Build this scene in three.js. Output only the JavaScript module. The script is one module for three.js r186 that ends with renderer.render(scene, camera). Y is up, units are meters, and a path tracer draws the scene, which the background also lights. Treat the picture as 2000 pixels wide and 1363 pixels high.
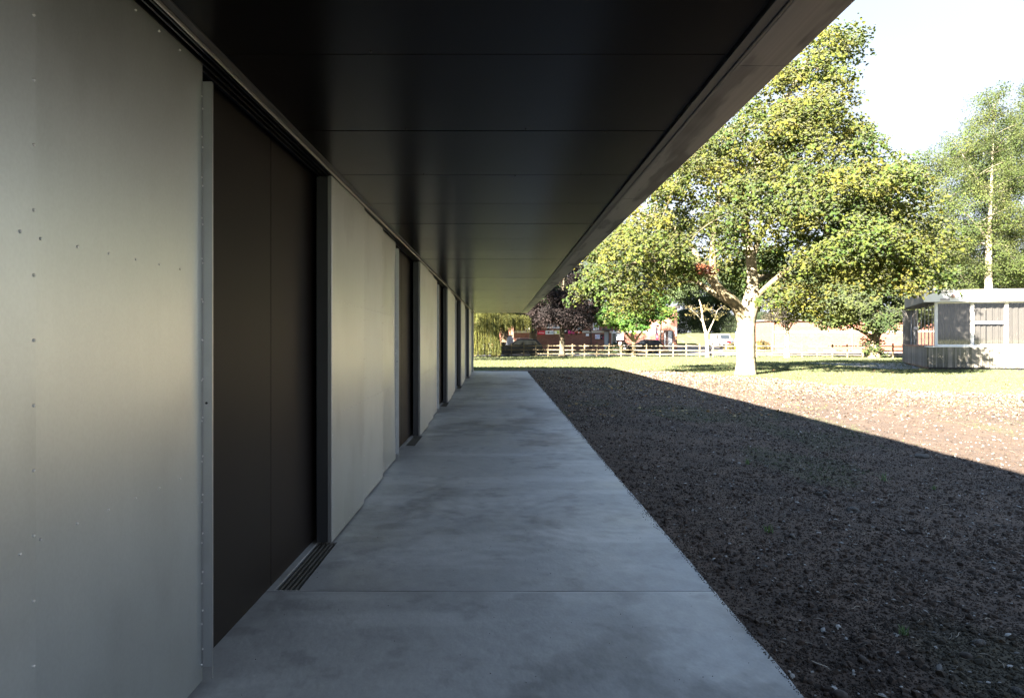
import * as THREE from 'three';
import { mergeGeometries, mergeVertices } from 'three/addons/utils/BufferGeometryUtils.js';
import { RoundedBoxGeometry } from 'three/addons/geometries/RoundedBoxGeometry.js';

// ---------------------------------------------------------------- camera, sky, sun, exposure
const EYE = 1.6, FOCAL = 1333, VX = 977, VY = 662;              // level camera, lens shifted a little
const scene = new THREE.Scene();
const camera = new THREE.PerspectiveCamera(2 * Math.atan(681.5 / FOCAL) * 180 / Math.PI, 2000 / 1363, 0.05, 2000);
camera.position.set(0, EYE, 0);
camera.setViewOffset(2000, 1363, 23, 19.5, 2000, 1363);
camera.updateProjectionMatrix();

const SUN = new THREE.Vector3(-4.93, 3.4, 5.6).normalize();
const sunLight = new THREE.DirectionalLight(new THREE.Color(1.0, 0.9, 0.77), 5);
sunLight.position.copy(SUN).multiplyScalar(120).add(new THREE.Vector3(12, 0, -40));
sunLight.target.position.set(12, 0, -40);
sunLight.castShadow = true;
sunLight.shadow.mapSize.set(4096, 4096);
Object.assign(sunLight.shadow.camera, { left: -80, right: 80, top: 80, bottom: -80, near: 1, far: 320 });
sunLight.shadow.radius = 1.2;
scene.add(sunLight, sunLight.target);

const renderer = new THREE.WebGLRenderer({ antialias: true });
renderer.setSize(1024, 697);
renderer.toneMapping = THREE.LinearToneMapping;
renderer.toneMappingExposure = 16.2;
renderer.shadowMap.enabled = true;

// ---------------------------------------------------------------- random numbers and noise
let seed = 20240917;
function R() { seed = (seed + 0x6D2B79F5) | 0; let t = Math.imul(seed ^ (seed >>> 15), 1 | seed); t = (t + Math.imul(t ^ (t >>> 7), 61 | t)) ^ t; return ((t ^ (t >>> 14)) >>> 0) / 4294967296; }
const rr = (a, b) => a + (b - a) * R();
const pick = (a) => a[Math.floor(R() * a.length)];
const reseed = (n) => { seed = n; };
function hash2(x, y) { let h = Math.imul(x, 374761393) ^ Math.imul(y, 668265263); h = Math.imul(h ^ (h >>> 13), 1274126177); return ((h ^ (h >>> 16)) >>> 0) / 4294967296; }
function vn(x, y, px = 0, py = 0) {                            // value noise, with an optional period
  const xi = Math.floor(x), yi = Math.floor(y), fx = x - xi, fy = y - yi;
  const u = fx * fx * (3 - 2 * fx), v = fy * fy * (3 - 2 * fy);
  const wx = (n) => (px ? ((n % px) + px) % px : n), wy = (n) => (py ? ((n % py) + py) % py : n);
  const x0 = wx(xi), x1 = wx(xi + 1), y0 = wy(yi), y1 = wy(yi + 1);
  const a = hash2(x0, y0), b = hash2(x1, y0), c = hash2(x0, y1), d = hash2(x1, y1);
  return a + (b - a) * u + (c - a) * v + (a - b - c + d) * u * v;
}
function fbm(x, y, o = 4, px = 0, py = 0) { let s = 0, a = 0.5, n = 0; for (let i = 0; i < o; i++) { s += a * vn(x + i * 17, y + i * 31, px, py); n += a; a *= 0.5; x *= 2; y *= 2; px *= 2; py *= 2; } return s / n; }
const clamp = (x, a = 0, b = 1) => Math.min(b, Math.max(a, x));
const sm = (a, b, x) => { const t = clamp((x - a) / (b - a)); return t * t * (3 - 2 * t); };
const mix = (a, b, t) => a + (b - a) * t;

// sky: thin bright veil of cloud, paler near the horizon, bluer overhead
{
  const W = 512, H = 256, d = new Float32Array(W * H * 4);
  for (let j = 0; j < H; j++) for (let i = 0; i < W; i++) {
    const el = ((j + 0.5) / H - 0.5) * Math.PI, az = ((i + 0.5) / W - 0.5) * 2 * Math.PI;
    const dx = Math.cos(el) * Math.cos(az), dy = Math.sin(el), dz = Math.cos(el) * Math.sin(az);
    const up = Math.max(dy, 0), t = Math.pow(up, 0.75);
    const cu = dx / (up + 0.35), cv = dz / (up + 0.35);
    const veil = clamp((fbm(cu * 2.2 + 9, cv * 3.4 + 4, 5) - 0.36) * 2.2) * 0.3;
    const glow = Math.pow(Math.max(0, dx * SUN.x + dy * SUN.y + dz * SUN.z), 5) * 0.25;
    let c = [mix(0.088, 0.023, t), mix(0.092, 0.049, t), mix(0.097, 0.096, t)];
    const w = [0.078, 0.080, 0.083];
    c = c.map((v, k) => mix(v, w[k], veil) * (1 + glow));
    if (dy < 0) c = [0.06, 0.062, 0.05];
    const o = (j * W + i) * 4; d[o] = c[0]; d[o + 1] = c[1]; d[o + 2] = c[2]; d[o + 3] = 1;
  }
  const sky = new THREE.DataTexture(d, W, H, THREE.RGBAFormat, THREE.FloatType);
  sky.mapping = THREE.EquirectangularReflectionMapping; sky.magFilter = THREE.LinearFilter; sky.needsUpdate = true;
  scene.background = sky; scene.environment = sky;
}

// ---------------------------------------------------------------- helpers
const at = (px, py, z) => new THREE.Vector3((px - VX) * z / FOCAL, EYE + (VY - py) * z / FOCAL, -z);
const taken = new Map();
function numbered(n) { const k = taken.get(n) || 0; taken.set(n, k + 1); return k ? `${n}_${String(k).padStart(3, '0')}` : n; }
function shade(o) { o.traverse((m) => { if (m.isMesh) { m.castShadow = true; m.receiveShadow = true; } }); return o; }
function tag(o, label, category, group, kind) { if (label) o.userData.label = label; if (category) o.userData.category = category; if (group) o.userData.group = group; if (kind) o.userData.kind = kind; return o; }
function thing(name, label, category, pos = [0, 0, 0], turn = 0, group) {
  const g = new THREE.Group(); g.name = numbered(name); g.position.set(...pos); g.rotation.y = turn; scene.add(g);
  return tag(g, label, category, group);
}
function part(name, geo, mat, parent, kind) {
  const m = new THREE.Mesh(Array.isArray(geo) ? join(geo) : geo, mat);
  m.name = parent === scene ? numbered(name) : name; m.castShadow = m.receiveShadow = true; parent.add(m);
  if (kind) m.userData.kind = kind;
  return m;
}
function join(list) {
  const idx = list.map((g) => { const n = g.index ? g.toNonIndexed() : g; for (const k of Object.keys(n.attributes)) if (!['position', 'normal', 'uv', 'color'].includes(k)) n.deleteAttribute(k); return n; });
  return list.length === 1 ? list[0] : mergeGeometries(idx, false);
}
// box from min to max corners, uv in metres
function bx(x0, x1, y0, y1, z0, z1) {
  const w = x1 - x0, h = y1 - y0, d = z1 - z0, g = new THREE.BoxGeometry(w, h, d), p = g.attributes.position, n = g.attributes.normal, u = g.attributes.uv;
  g.translate((x0 + x1) / 2, (y0 + y1) / 2, (z0 + z1) / 2);
  for (let i = 0; i < p.count; i++) {
    const ax = Math.abs(n.getX(i)), ay = Math.abs(n.getY(i));
    if (ax > 0.5) u.setXY(i, p.getZ(i), p.getY(i)); else if (ay > 0.5) u.setXY(i, p.getX(i), p.getZ(i)); else u.setXY(i, p.getX(i), p.getY(i));
  }
  return g;
}
function rbx(x0, x1, y0, y1, z0, z1, r = 0.01, s = 2) {
  const g = new RoundedBoxGeometry(x1 - x0, y1 - y0, z1 - z0, s, r); g.translate((x0 + x1) / 2, (y0 + y1) / 2, (z0 + z1) / 2);
  const p = g.attributes.position, n = g.attributes.normal, u = g.attributes.uv;
  for (let i = 0; i < p.count; i++) { const ax = Math.abs(n.getX(i)), ay = Math.abs(n.getY(i)), az = Math.abs(n.getZ(i)); if (ax >= ay && ax >= az) u.setXY(i, p.getZ(i), p.getY(i)); else if (ay >= az) u.setXY(i, p.getX(i), p.getZ(i)); else u.setXY(i, p.getX(i), p.getY(i)); }
  return g;
}
function cyl(a, b, r0, r1 = r0, seg = 8) {                       // rod from a to b
  const A = new THREE.Vector3(...a), B = new THREE.Vector3(...b), d = B.clone().sub(A), g = new THREE.CylinderGeometry(r1, r0, d.length(), seg);
  g.applyQuaternion(new THREE.Quaternion().setFromUnitVectors(new THREE.Vector3(0, 1, 0), d.clone().normalize())); g.translate((A.x + B.x) / 2, (A.y + B.y) / 2, (A.z + B.z) / 2); return g;
}
function tex(w, h, fn, srgb = true) {                            // fn(u, v) -> [r, g, b] 0..1 (sRGB values for colour maps)
  const d = new Uint8Array(w * h * 4);
  for (let j = 0; j < h; j++) for (let i = 0; i < w; i++) { const c = fn((i + 0.5) / w, (j + 0.5) / h), o = (j * w + i) * 4; d[o] = clamp(c[0]) * 255; d[o + 1] = clamp(c[1]) * 255; d[o + 2] = clamp(c[2]) * 255; d[o + 3] = 255; }
  const t = new THREE.DataTexture(d, w, h); t.wrapS = t.wrapT = THREE.RepeatWrapping; t.magFilter = THREE.LinearFilter; t.minFilter = THREE.LinearMipmapLinearFilter; t.generateMipmaps = true;
  if (srgb) t.colorSpace = THREE.SRGBColorSpace; t.needsUpdate = true; return t;
}
function rep(t, u, v, ou = 0, ov = 0) { const c = t.clone(); c.repeat.set(u, v); c.offset.set(ou, ov); c.needsUpdate = true; return c; }
const lin = (r, g, b) => new THREE.Color().setRGB(r, g, b);
const std = (o) => new THREE.MeshStandardMaterial(o);
const phy = (o) => new THREE.MeshPhysicalMaterial(o);
// tapering tube through points, uneven like bark
function limb(pts, rad, seg = 10, rough = 0, step = 0.35) {
  const V = pts.map((p) => (p.isVector3 ? p : new THREE.Vector3(...p))), c = new THREE.CatmullRomCurve3(V, false, 'centripetal');
  const n = Math.max(4, Math.round(c.getLength() / step)), pos = [], uv = [], ind = [];
  let N = null; const len = c.getLength();
  for (let i = 0; i <= n; i++) {
    const t = i / n, P = c.getPoint(t), T = c.getTangent(t).normalize();
    if (!N) { N = new THREE.Vector3(1, 0, 0); if (Math.abs(T.x) > 0.8) N.set(0, 0, 1); }
    N.sub(T.clone().multiplyScalar(N.dot(T))).normalize(); const B = T.clone().cross(N);
    const f = t * (rad.length - 1), k = Math.min(rad.length - 2, Math.floor(f)), r = mix(rad[k], rad[k + 1], f - k);
    for (let j = 0; j <= seg; j++) {
      const a = j % seg / seg * Math.PI * 2, q = r * (1 + rough * (fbm(Math.cos(a) * 2 + 5 + P.x, Math.sin(a) * 2 + P.y * 0.8 + 7, 3) - 0.5) * 2);
      pos.push(P.x + (N.x * Math.cos(a) + B.x * Math.sin(a)) * q, P.y + (N.y * Math.cos(a) + B.y * Math.sin(a)) * q, P.z + (N.z * Math.cos(a) + B.z * Math.sin(a)) * q);
      uv.push(j / seg * 2, t * len);
    }
  }
  for (let i = 0; i < n; i++) for (let j = 0; j < seg; j++) { const a = i * (seg + 1) + j, b = a + seg + 1; ind.push(a, a + 1, b, b, a + 1, b + 1); }
  const g = new THREE.BufferGeometry(); g.setAttribute('position', new THREE.Float32BufferAttribute(pos, 3)); g.setAttribute('uv', new THREE.Float32BufferAttribute(uv, 2)); g.setIndex(ind); g.computeVertexNormals(); return g;
}
function instanced(name, geo, mat, mats, cols, parent, kind = 'stuff') {
  const m = new THREE.InstancedMesh(geo, mat, mats.length); mats.forEach((x, i) => m.setMatrixAt(i, x)); if (cols) cols.forEach((c, i) => m.setColorAt(i, c));
  m.name = parent === scene ? numbered(name) : name; m.castShadow = m.receiveShadow = true; m.userData.kind = kind; parent.add(m); return m;
}
const Y = new THREE.Vector3(0, 1, 0);

// ---------------------------------------------------------------- shared textures
const SLAB_HOLES = [];
const T = {};
T.grain = tex(512, 512, (u, v) => { const n = fbm(u * 32, v * 32, 5, 32, 32); return [n, n, n]; }, false);
T.fine = tex(512, 512, (u, v) => { const n = 0.6 * vn(u * 256, v * 256, 256, 256) + 0.4 * vn(u * 128 + 3, v * 128, 128, 128); return [n, n, n]; }, false);
T.bark = tex(512, 1024, (u, v) => {
  const a = fbm(u * 6, v * 8, 5, 6, 8), b = fbm(u * 40, v * 14, 4, 40, 14), p = sm(0.5, 0.6, fbm(u * 5 + 3, v * 6 + 1, 5, 5, 6)), k = 0.62 + 0.25 * (a - 0.5) + 0.22 * (b - 0.5) - 0.16 * p;
  return [k, k * mix(0.95, 0.97, p), k * mix(0.86, 0.84, p)];
});
T.barkBump = tex(512, 512, (u, v) => { const k = fbm(u * 24, v * 8, 5, 24, 8); return [k, k, k]; }, false);

// ---------------------------------------------------------------- terrain
// x, d: metres to the right of and ahead of the viewer
function groundY(x, d) {
  let y = -0.05 + 0.05 * (fbm(x * 0.12 + 3, d * 0.12 + 8, 3) - 0.5);
  y += 0.12 * sm(70, 84, d) + 0.45 * sm(84, 98, d) + 2.0 * sm(98, 108, d);
  return y;
}
const border = [[-30, 34.6], [-2, 35.5], [3.6, 38.5], [7.5, 35.5], [11, 30.2], [12, 25], [13.6, 21.2], [15.2, 19.8], [22, 18], [40, 17]];
function soilEdge(x) { for (let i = 1; i < border.length; i++) if (x < border[i][0]) { const a = border[i - 1], b = border[i]; return mix(a[1], b[1], sm(a[0], b[0], x)); } return 17; }
const soilIn = (x, d) => sm(1.6, -1.6, d - soilEdge(x) + 2.6 * (fbm(x * 0.55 + 40, d * 0.55, 4) - 0.5));
function sheet(name, xs, ds, yf, cf, mat, uvScale = 1) {
  const nx = xs.length, nd = ds.length, pos = new Float32Array(nx * nd * 3), uv = new Float32Array(nx * nd * 2), col = cf ? new Float32Array(nx * nd * 3) : null, ind = [];
  for (let j = 0; j < nd; j++) for (let i = 0; i < nx; i++) {
    const k = j * nx + i, x = xs[i], d = ds[j];
    pos[k * 3] = x; pos[k * 3 + 1] = yf(x, d); pos[k * 3 + 2] = -d; uv[k * 2] = x * uvScale; uv[k * 2 + 1] = -d * uvScale;
    if (cf) { const c = cf(x, d); col[k * 3] = c[0]; col[k * 3 + 1] = c[1]; col[k * 3 + 2] = c[2]; }
    if (i < nx - 1 && j < nd - 1) ind.push(k, k + 1, k + nx, k + 1, k + nx + 1, k + nx);
  }
  const g = new THREE.BufferGeometry(); g.setAttribute('position', new THREE.BufferAttribute(pos, 3)); g.setAttribute('uv', new THREE.BufferAttribute(uv, 2)); if (cf) g.setAttribute('color', new THREE.BufferAttribute(col, 3));
  g.setIndex(ind); g.computeVertexNormals();
  const m = part(name, g, mat, scene, 'structure'); return m;
}
const range = (a, b, n, p = 1) => Array.from({ length: n + 1 }, (_, i) => a + (b - a) * Math.pow(i / n, p));

// far ground, out to the horizon
{
  const g = new THREE.RingGeometry(1, 1500, 64, 1); g.rotateX(-Math.PI / 2); g.translate(0, -0.45, -40);
  const m = part('ground', g, std({ color: lin(0.09, 0.11, 0.045), roughness: 1 }), scene, 'structure');
}
// lawn
T.lawn = tex(1024, 1024, (u, v) => {
  const a = fbm(u * 16, v * 16, 5, 16, 16), b = vn(u * 256, v * 256, 256, 256), c = vn(u * 512, v * 128, 512, 128), y = sm(0.5, 0.72, fbm(u * 8 + 3, v * 8, 5, 8, 8));
  const k = 0.72 + 0.28 * b + 0.2 * (c - 0.5);
  return [mix(0.345, 0.47, y) * k * (0.8 + 0.4 * a), mix(0.395, 0.45, y) * k * (0.8 + 0.4 * a), mix(0.205, 0.29, y) * k * (0.8 + 0.4 * a)];
});
const lawnMat = std({ map: rep(T.lawn, 0.22, 0.22), roughness: 1, bumpMap: rep(T.fine, 1.4, 1.4), bumpScale: 0.03, vertexColors: true });
sheet('lawn', [...range(-70, -4, 30), ...range(-3.4, 45, 130), ...range(46, 130, 30)], [...range(-25, 15, 20), ...range(15.5, 70, 130), ...range(71, 112, 50), ...range(114, 150, 6)], groundY,
  (x, d) => { const n = 0.75 + 0.5 * fbm(x * 0.25, d * 0.25, 4), y = fbm(x * 0.09 + 9, d * 0.09 + 2, 3); return [n * (0.95 + 0.3 * y), n, n * 0.95]; }, lawnMat);

// bare soil beside the pavilion
T.soil = tex(1024, 1024, (u, v) => {
  const a = fbm(u * 12, v * 12, 6, 12, 12), b = vn(u * 200, v * 200, 200, 200), c = vn(u * 400 + 9, v * 400, 400, 400), s = sm(0.86, 0.97, vn(u * 150 + 5, v * 150, 150, 150) * 0.7 + c * 0.3);
  const k = 0.62 + 0.5 * a + 0.28 * (b - 0.5) + 0.25 * (c - 0.5);
  return [0.29 * k + 0.22 * s, 0.232 * k + 0.2 * s, 0.186 * k + 0.17 * s];
});
const soilMat = std({ map: rep(T.soil, 0.4, 0.4), roughness: 1, bumpMap: rep(T.grain, 0.9, 0.9), bumpScale: 0.012, vertexColors: true });
const soilTint = (x, d) => {
  const n = 0.66 + 0.7 * fbm(x * 0.45 + 2, d * 0.45, 5), g = sm(0.56, 0.7, fbm(x * 0.8 + 30, d * 0.35 + 4, 4)) * 0.5;
  return [n * (1 - 0.25 * g), n * (1 + 0.08 * g), n * (1 - 0.25 * g)];
};
const soilLump = (x, d) => 0.05 * (fbm(x * 0.9, d * 0.9, 3) - 0.5) + 0.035 * (fbm(x * 5, d * 5, 4) - 0.5) + 0.008 * (vn(x * 19, d * 19) - 0.5);
const soilY = (x, d) => mix(groundY(x, d) - 0.08, groundY(x, d) + 0.035, soilIn(x, d)) + soilLump(x, d) * Math.min(1, soilIn(x, d) + 0.2) - 0.02 * sm(1.9, 1.4, x);
sheet('soil', [...range(1.25, 9, 240), ...range(9.06, 45, 160)], [...range(-14, 2, 30), ...range(2.05, 10, 220), ...range(10.05, 42, 300)], soilY, soilTint, soilMat);
sheet('soil', range(-30, 1.25, 160), range(33.6, 42, 60), (x, d) => soilY(x + 0, d), soilTint, soilMat);

// clods and grit on the soil
function rock(seedN, detail = 0, flat = 0.75, jag = 0.35) {
  reseed(seedN); let g = mergeVertices(new THREE.IcosahedronGeometry(1, detail).deleteAttribute('normal').deleteAttribute('uv')); const p = g.attributes.position;
  for (let i = 0; i < p.count; i++) { const k = 1 + jag * (R() - 0.5) * 2; p.setXYZ(i, p.getX(i) * k, p.getY(i) * k * flat, p.getZ(i) * k); }
  g = g.toNonIndexed(); g.computeVertexNormals(); return g;
}
const clodMat = std({ color: 0xffffff, roughness: 1 });
const M4 = new THREE.Matrix4(), Q = new THREE.Quaternion(), E = new THREE.Euler(), P3 = new THREE.Vector3(), S3 = new THREE.Vector3();
const place = (x, y, z, rx, ry, rz, sx, sy = sx, sz = sx) => new THREE.Matrix4().compose(P3.set(x, y, z), Q.setFromEuler(E.set(rx, ry, rz)), S3.set(sx, sy, sz));
function scatterClods(n, s) {
  const g = rock(s, 0, 0.8, 0.4), mats = [], cols = []; reseed(s * 7);
  while (mats.length < n) {
    const d = 2.4 + 32 * Math.pow(R(), 2.5), x = 1.38 + (d * 0.8 + 0.6) * R();
    if (soilIn(x, d) < 0.5) continue;
    if (R() > 0.35 + fbm(x * 1.3 + 5, d * 1.3, 3)) continue;
    const r = 0.0028 + 0.0035 * Math.pow(R(), 2) + 0.018 * Math.pow(R(), 26) + d * 0.00024;
    mats.push(place(x, soilY(x, d) + r * 0.25, -d, rr(0, 6), rr(0, 6), rr(0, 6), r * rr(0.8, 1.3), r, r * rr(0.8, 1.3)));
    const t = soilTint(x, d), k = rr(0.6, 1.35); cols.push(lin(0.036 * k * t[0], 0.0240 * k * t[1], 0.0162 * k * t[2]));
  }
  tag(instanced('soil_clods', g, clodMat, mats, cols, scene), s === 11 ? 'loose dark crumbs of earth covering the bare soil' : 'coarser dark earth crumbs strewn over the bare soil', 'earth', null, 'stuff');
}
scatterClods(105000, 11); scatterClods(70000, 12);
{ // earth strayed onto the edge of the walkway
  const g = rock(14, 0, 0.7, 0.4), mats = [], cols = []; reseed(414);
  for (let i = 0; i < 3200; i++) { const d = 2.2 + 31 * Math.pow(R(), 1.4), w = fbm(d * 1.7, 4.4, 4), x = 1.363 - 0.02 * R() - 0.3 * Math.pow(R(), 4) * Math.max(0, w - 0.42), r = rr(0.0012, 0.0036) + d * 0.00012; mats.push(place(x, r * 0.4, -d, rr(0, 6), rr(0, 6), rr(0, 6), r)); const k = rr(0.5, 1.3); cols.push(lin(0.06 * k, 0.045 * k, 0.034 * k)); }
  for (let i = 0; i < 900; i++) { const d = 2.2 + 30 * R(), x = 1.33 - 2.6 * R(), r = rr(0.0008, 0.0024); mats.push(place(x, r * 0.4, -d, rr(0, 6), rr(0, 6), rr(0, 6), r)); const k = rr(0.5, 2.5); cols.push(lin(0.06 * k, 0.05 * k, 0.04 * k)); }
  tag(instanced('path_crumbs', g, clodMat, mats, cols, scene), 'crumbs of earth strayed onto the concrete path edge', 'earth', null, 'stuff');
}
{ // small pale stones, grit and chips
  const g = rock(21, 0, 0.55, 0.3), mats = [], cols = []; reseed(977);
  while (mats.length < 3200) {
    const d = 2.6 + 30 * Math.pow(R(), 1.6), x = 1.4 + (d * 0.8 + 1) * R(); if (soilIn(x, d) < 0.5) continue;
    const r = 0.004 + 0.005 * R() + 0.010 * Math.pow(R(), 6) + d * 0.00025;
    mats.push(place(x, soilY(x, d) + r * 0.5, -d, rr(-0.4, 0.4), rr(0, 6), rr(-0.4, 0.4), r * rr(0.8, 1.6), r, r));
    const k = rr(0.08, 0.3); cols.push(lin(k, k * 0.93, k * 0.84));
  }
  tag(instanced('stone_chips', g, clodMat, mats, cols, scene), 'small pale stone chips scattered over the bare soil', 'stone chips', null, 'stuff');
}
// dry twigs and straw on the soil
{
  const g = limb([[-1, 0, 0], [-0.3, 0.12, 0.1], [0.4, 0.1, -0.12], [1, 0, 0.1]], [0.03, 0.04, 0.03, 0.01], 5, 0, 0.3), mats = [], cols = []; reseed(331);
  for (let i = 0; i < 420; i++) { const d = 2.8 + 12 * Math.pow(R(), 1.5), x = 1.42 + (d * 0.8) * R(), r = rr(0.015, 0.05); mats.push(place(x, soilY(x, d) + 0.012, -d, rr(-0.3, 0.3), rr(0, 6), rr(-0.2, 0.2), r, r * rr(0.6, 1.4), r)); const k = rr(0.07, 0.4); cols.push(lin(k, k * 0.88, k * 0.7)); }
  tag(instanced('twig_litter', g, clodMat, mats, cols, scene), 'dry twigs and straw bits lying on the soil', 'twigs', null, 'stuff');
}
// dry chaff and leaf crumbs gathered where the soil meets the lawn
{
  const g = ovalChip(), mats = [], cols = []; reseed(8181);
  while (mats.length < 26000) {
    const d = 9 + 27 * Math.pow(R(), 1.2), x = 1.5 + (d * 0.8 + 1) * R(); if (soilIn(x, d) < 0.35) continue;
    const e = soilEdge(x) - d; if (R() > Math.exp(-Math.pow(Math.max(0, e) / 11, 2)) * (0.25 + 1.1 * fbm(x * 0.6 + 8, d * 0.6, 4))) continue;
    const s = rr(0.012, 0.034) + d * 0.0004; mats.push(place(x, soilY(x, d) + 0.008, -d, rr(-0.5, 0.5), rr(0, 6.3), rr(-0.5, 0.5), s, s, s * rr(0.4, 1))); const k = rr(0.12, 0.3); cols.push(lin(k, k * 0.8, k * 0.58));
  }
  tag(instanced('dry_chaff', g, std({ color: 0xffffff, roughness: 1, side: THREE.DoubleSide }), mats, cols, scene), 'dry tan chaff and leaf crumbs lying on the soil beside the lawn', 'chaff', null, 'stuff');
}
function ovalChip() { const g = new THREE.BufferGeometry(); g.setAttribute('position', new THREE.Float32BufferAttribute([-1, 0, 0, -0.3, 0.2, 0.5, 0.5, 0.1, 0.4, 1, 0, 0, 0.4, 0.15, -0.5, -0.4, 0.1, -0.4], 3)); g.setIndex([0, 1, 5, 1, 4, 5, 1, 2, 4, 2, 3, 4]); g.computeVertexNormals(); return g; }
// single stones one can point at
{
  const stoneMat = std({ color: lin(0.11, 0.097, 0.083), roughness: 0.95, bumpMap: rep(T.grain, 3, 3), bumpScale: 0.01 });
  const list = [[1668, 994, 15, 'smooth oval buff stone lying alone on the dark soil', 0.5], [1601, 966, 9, 'grey stone in the small stone cluster on the soil, widest one', 0.8], [1615, 962, 8, 'rounded grey stone on top of the small stone cluster', 0.9], [1611, 972, 7, 'small grey stone at the foot of the stone cluster', 0.8], [1549, 1045, 8, 'small pale stone beside a green weed on the soil', 0.7], [1802, 893, 14, 'flat grey stone at the sunlit edge of the pavilion shadow', 0.5], [1757, 1061, 6, 'small tan stone alone on dark soil', 0.8], [1914, 1262, 14, 'whitish crumbly lump of mortar on the soil', 0.7], [1687, 1295, 11, 'dark round clod of earth beside the slab edge', 0.85], [1640, 1352, 16, 'large dark clod of earth lying by the slab corner', 0.8], [1985, 1352, 13, 'brown round stone half sunk in dark soil', 0.8], [1889, 1290, 12, 'brown clod of earth near the whitish mortar lump', 0.8]];
  for (const [px, py, rpx, label, flat] of list) {
    const d = EYE * FOCAL / (py - VY), x = (px - VX) * d / FOCAL, r = 0.78 * rpx * d / FOCAL; reseed(px);
    let g = mergeVertices(new THREE.IcosahedronGeometry(1, 3).deleteAttribute('normal').deleteAttribute('uv')); const p = g.attributes.position;
    for (let i = 0; i < p.count; i++) { const a = p.getX(i), b = p.getY(i), c = p.getZ(i), k = 1 + 1.0 * (fbm(a * 1.6 + px, b * 1.6 + c * 1.3, 4) - 0.5); p.setXYZ(i, a * k * 1.15, b * k * flat, c * k * 0.9); }
    const uv = new Float32Array(p.count * 2); for (let i = 0; i < p.count; i++) { uv[i * 2] = p.getX(i); uv[i * 2 + 1] = p.getZ(i) + p.getY(i); } g.setAttribute('uv', new THREE.BufferAttribute(uv, 2)); g.computeVertexNormals();
    const clod = /clod/.test(label), pale = /whitish|pale/.test(label);
    const m = part(clod ? 'earth_clod' : 'stone', g, clod ? std({ color: lin(0.05, 0.04, 0.032), roughness: 1 }) : pale ? std({ color: lin(0.17, 0.155, 0.135), roughness: 1, bumpMap: rep(T.grain, 3, 3), bumpScale: 0.01 }) : stoneMat, scene);
    m.scale.setScalar(r); m.rotation.y = rr(0, 6); m.position.set(x, soilY(x, d) + r * flat * 0.45, -d); tag(m, label, clod ? 'clod' : 'stone');
  }
}
// weeds on the soil
function blade(w, h, bend) { const g = new THREE.BufferGeometry(); g.setAttribute('position', new THREE.Float32BufferAttribute([-w, 0, 0, w, 0, 0, -w * 0.7, h * 0.55, bend * 0.35, w * 0.7, h * 0.55, bend * 0.35, 0, h, bend], 3)); g.setAttribute('uv', new THREE.Float32BufferAttribute([0, 0, 1, 0, 0, 0.5, 1, 0.5, 0.5, 1], 2)); g.setIndex([0, 1, 3, 0, 3, 2, 2, 3, 4]); g.computeVertexNormals(); return g; }
function tuft(n, w, h, s) { reseed(s); const l = []; for (let i = 0; i < n; i++) { const b = blade(w * rr(0.7, 1.3), h * rr(0.6, 1.1), h * rr(0.2, 0.9)); b.rotateY(rr(0, 6.3)); b.translate(rr(-1, 1) * h * 0.35, 0, rr(-1, 1) * h * 0.35); l.push(b); } return join(l); }
{
  const weedMat = phy({ color: lin(0.07, 0.13, 0.03), roughness: 0.9, transmission: 0.35, thickness: 0, side: THREE.DoubleSide });
  const w = [[1502, 1036, 0.075, 'green grassy weed on the dark soil beside a pale stone'], [1730, 939, 0.11, 'bright green weed tuft near the edge of the pavilion shadow'], [1460, 905, 0.09, 'green weed tuft on the greenish patch of soil'], [1765, 1248, 0.05, 'sparse yellowish weed on the dark soil near a mortar lump'], [1823, 955, 0.06, 'tiny green weed past the bright weed tuft']];
  for (const [px, py, h, label] of w) { const d = EYE * FOCAL / (py - VY), x = (px - VX) * d / FOCAL; const m = part('weed', tuft(16, 0.004, h, px), weedMat, scene); m.position.set(x, soilY(x, d) + 0.005, -d); tag(m, label, 'weed'); }
  const mats = [], cols = []; reseed(771);
  while (mats.length < 2600) { const d = 5 + 14 * R(), x = 1.6 + d * 0.8 * R(); if (soilIn(x, d) < 0.5 || fbm(x * 0.8 + 30, d * 0.35 + 4, 4) < 0.55 + 0.12 * R()) continue; const s = rr(0.25, 0.6); mats.push(place(x, soilY(x, d) + 0.004, -d, rr(-0.3, 0.3), rr(0, 6), rr(-0.3, 0.3), s)); const k = rr(0.4, 1); cols.push(lin(0.07 * k, 0.1 * k, 0.035 * k)); }
  tag(instanced('seedling_grass', tuft(5, 0.003, 0.07, 5), std({ color: 0xffffff, roughness: 1, side: THREE.DoubleSide }), mats, cols, scene), 'thin green seedling grass sprouting in patches of soil', 'grass', null, 'stuff');
}
// lawn grass blades and fallen leaves
{
  const mats = [], cols = []; reseed(1201);
  while (mats.length < 52000) {
    const d = 17 + 47 * Math.pow(R(), 1.5), x = -6 + (d * 0.8 + 8) * R(); if (soilIn(x, d) > 0.25 + 0.5 * R()) continue;
    const s = rr(0.7, 1.5) * (0.6 + d * 0.014); mats.push(place(x, groundY(x, d) - 0.004, -d, rr(-0.3, 0.3), rr(0, 6), rr(-0.3, 0.3), s)); const k = rr(0.6, 1.2), y = R() * fbm(x * 0.2, d * 0.2, 3); cols.push(lin(mix(0.075, 0.17, y) * k, mix(0.11, 0.16, y) * k, mix(0.03, 0.065, y) * k));
  }
  tag(instanced('lawn_grass', tuft(6, 0.006, 0.055, 9), phy({ color: 0xffffff, roughness: 1, transmission: 0.3, thickness: 0, side: THREE.DoubleSide }), mats, cols, scene), 'short green grass of the lawn around the trees', 'grass', null, 'stuff');
}
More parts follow.
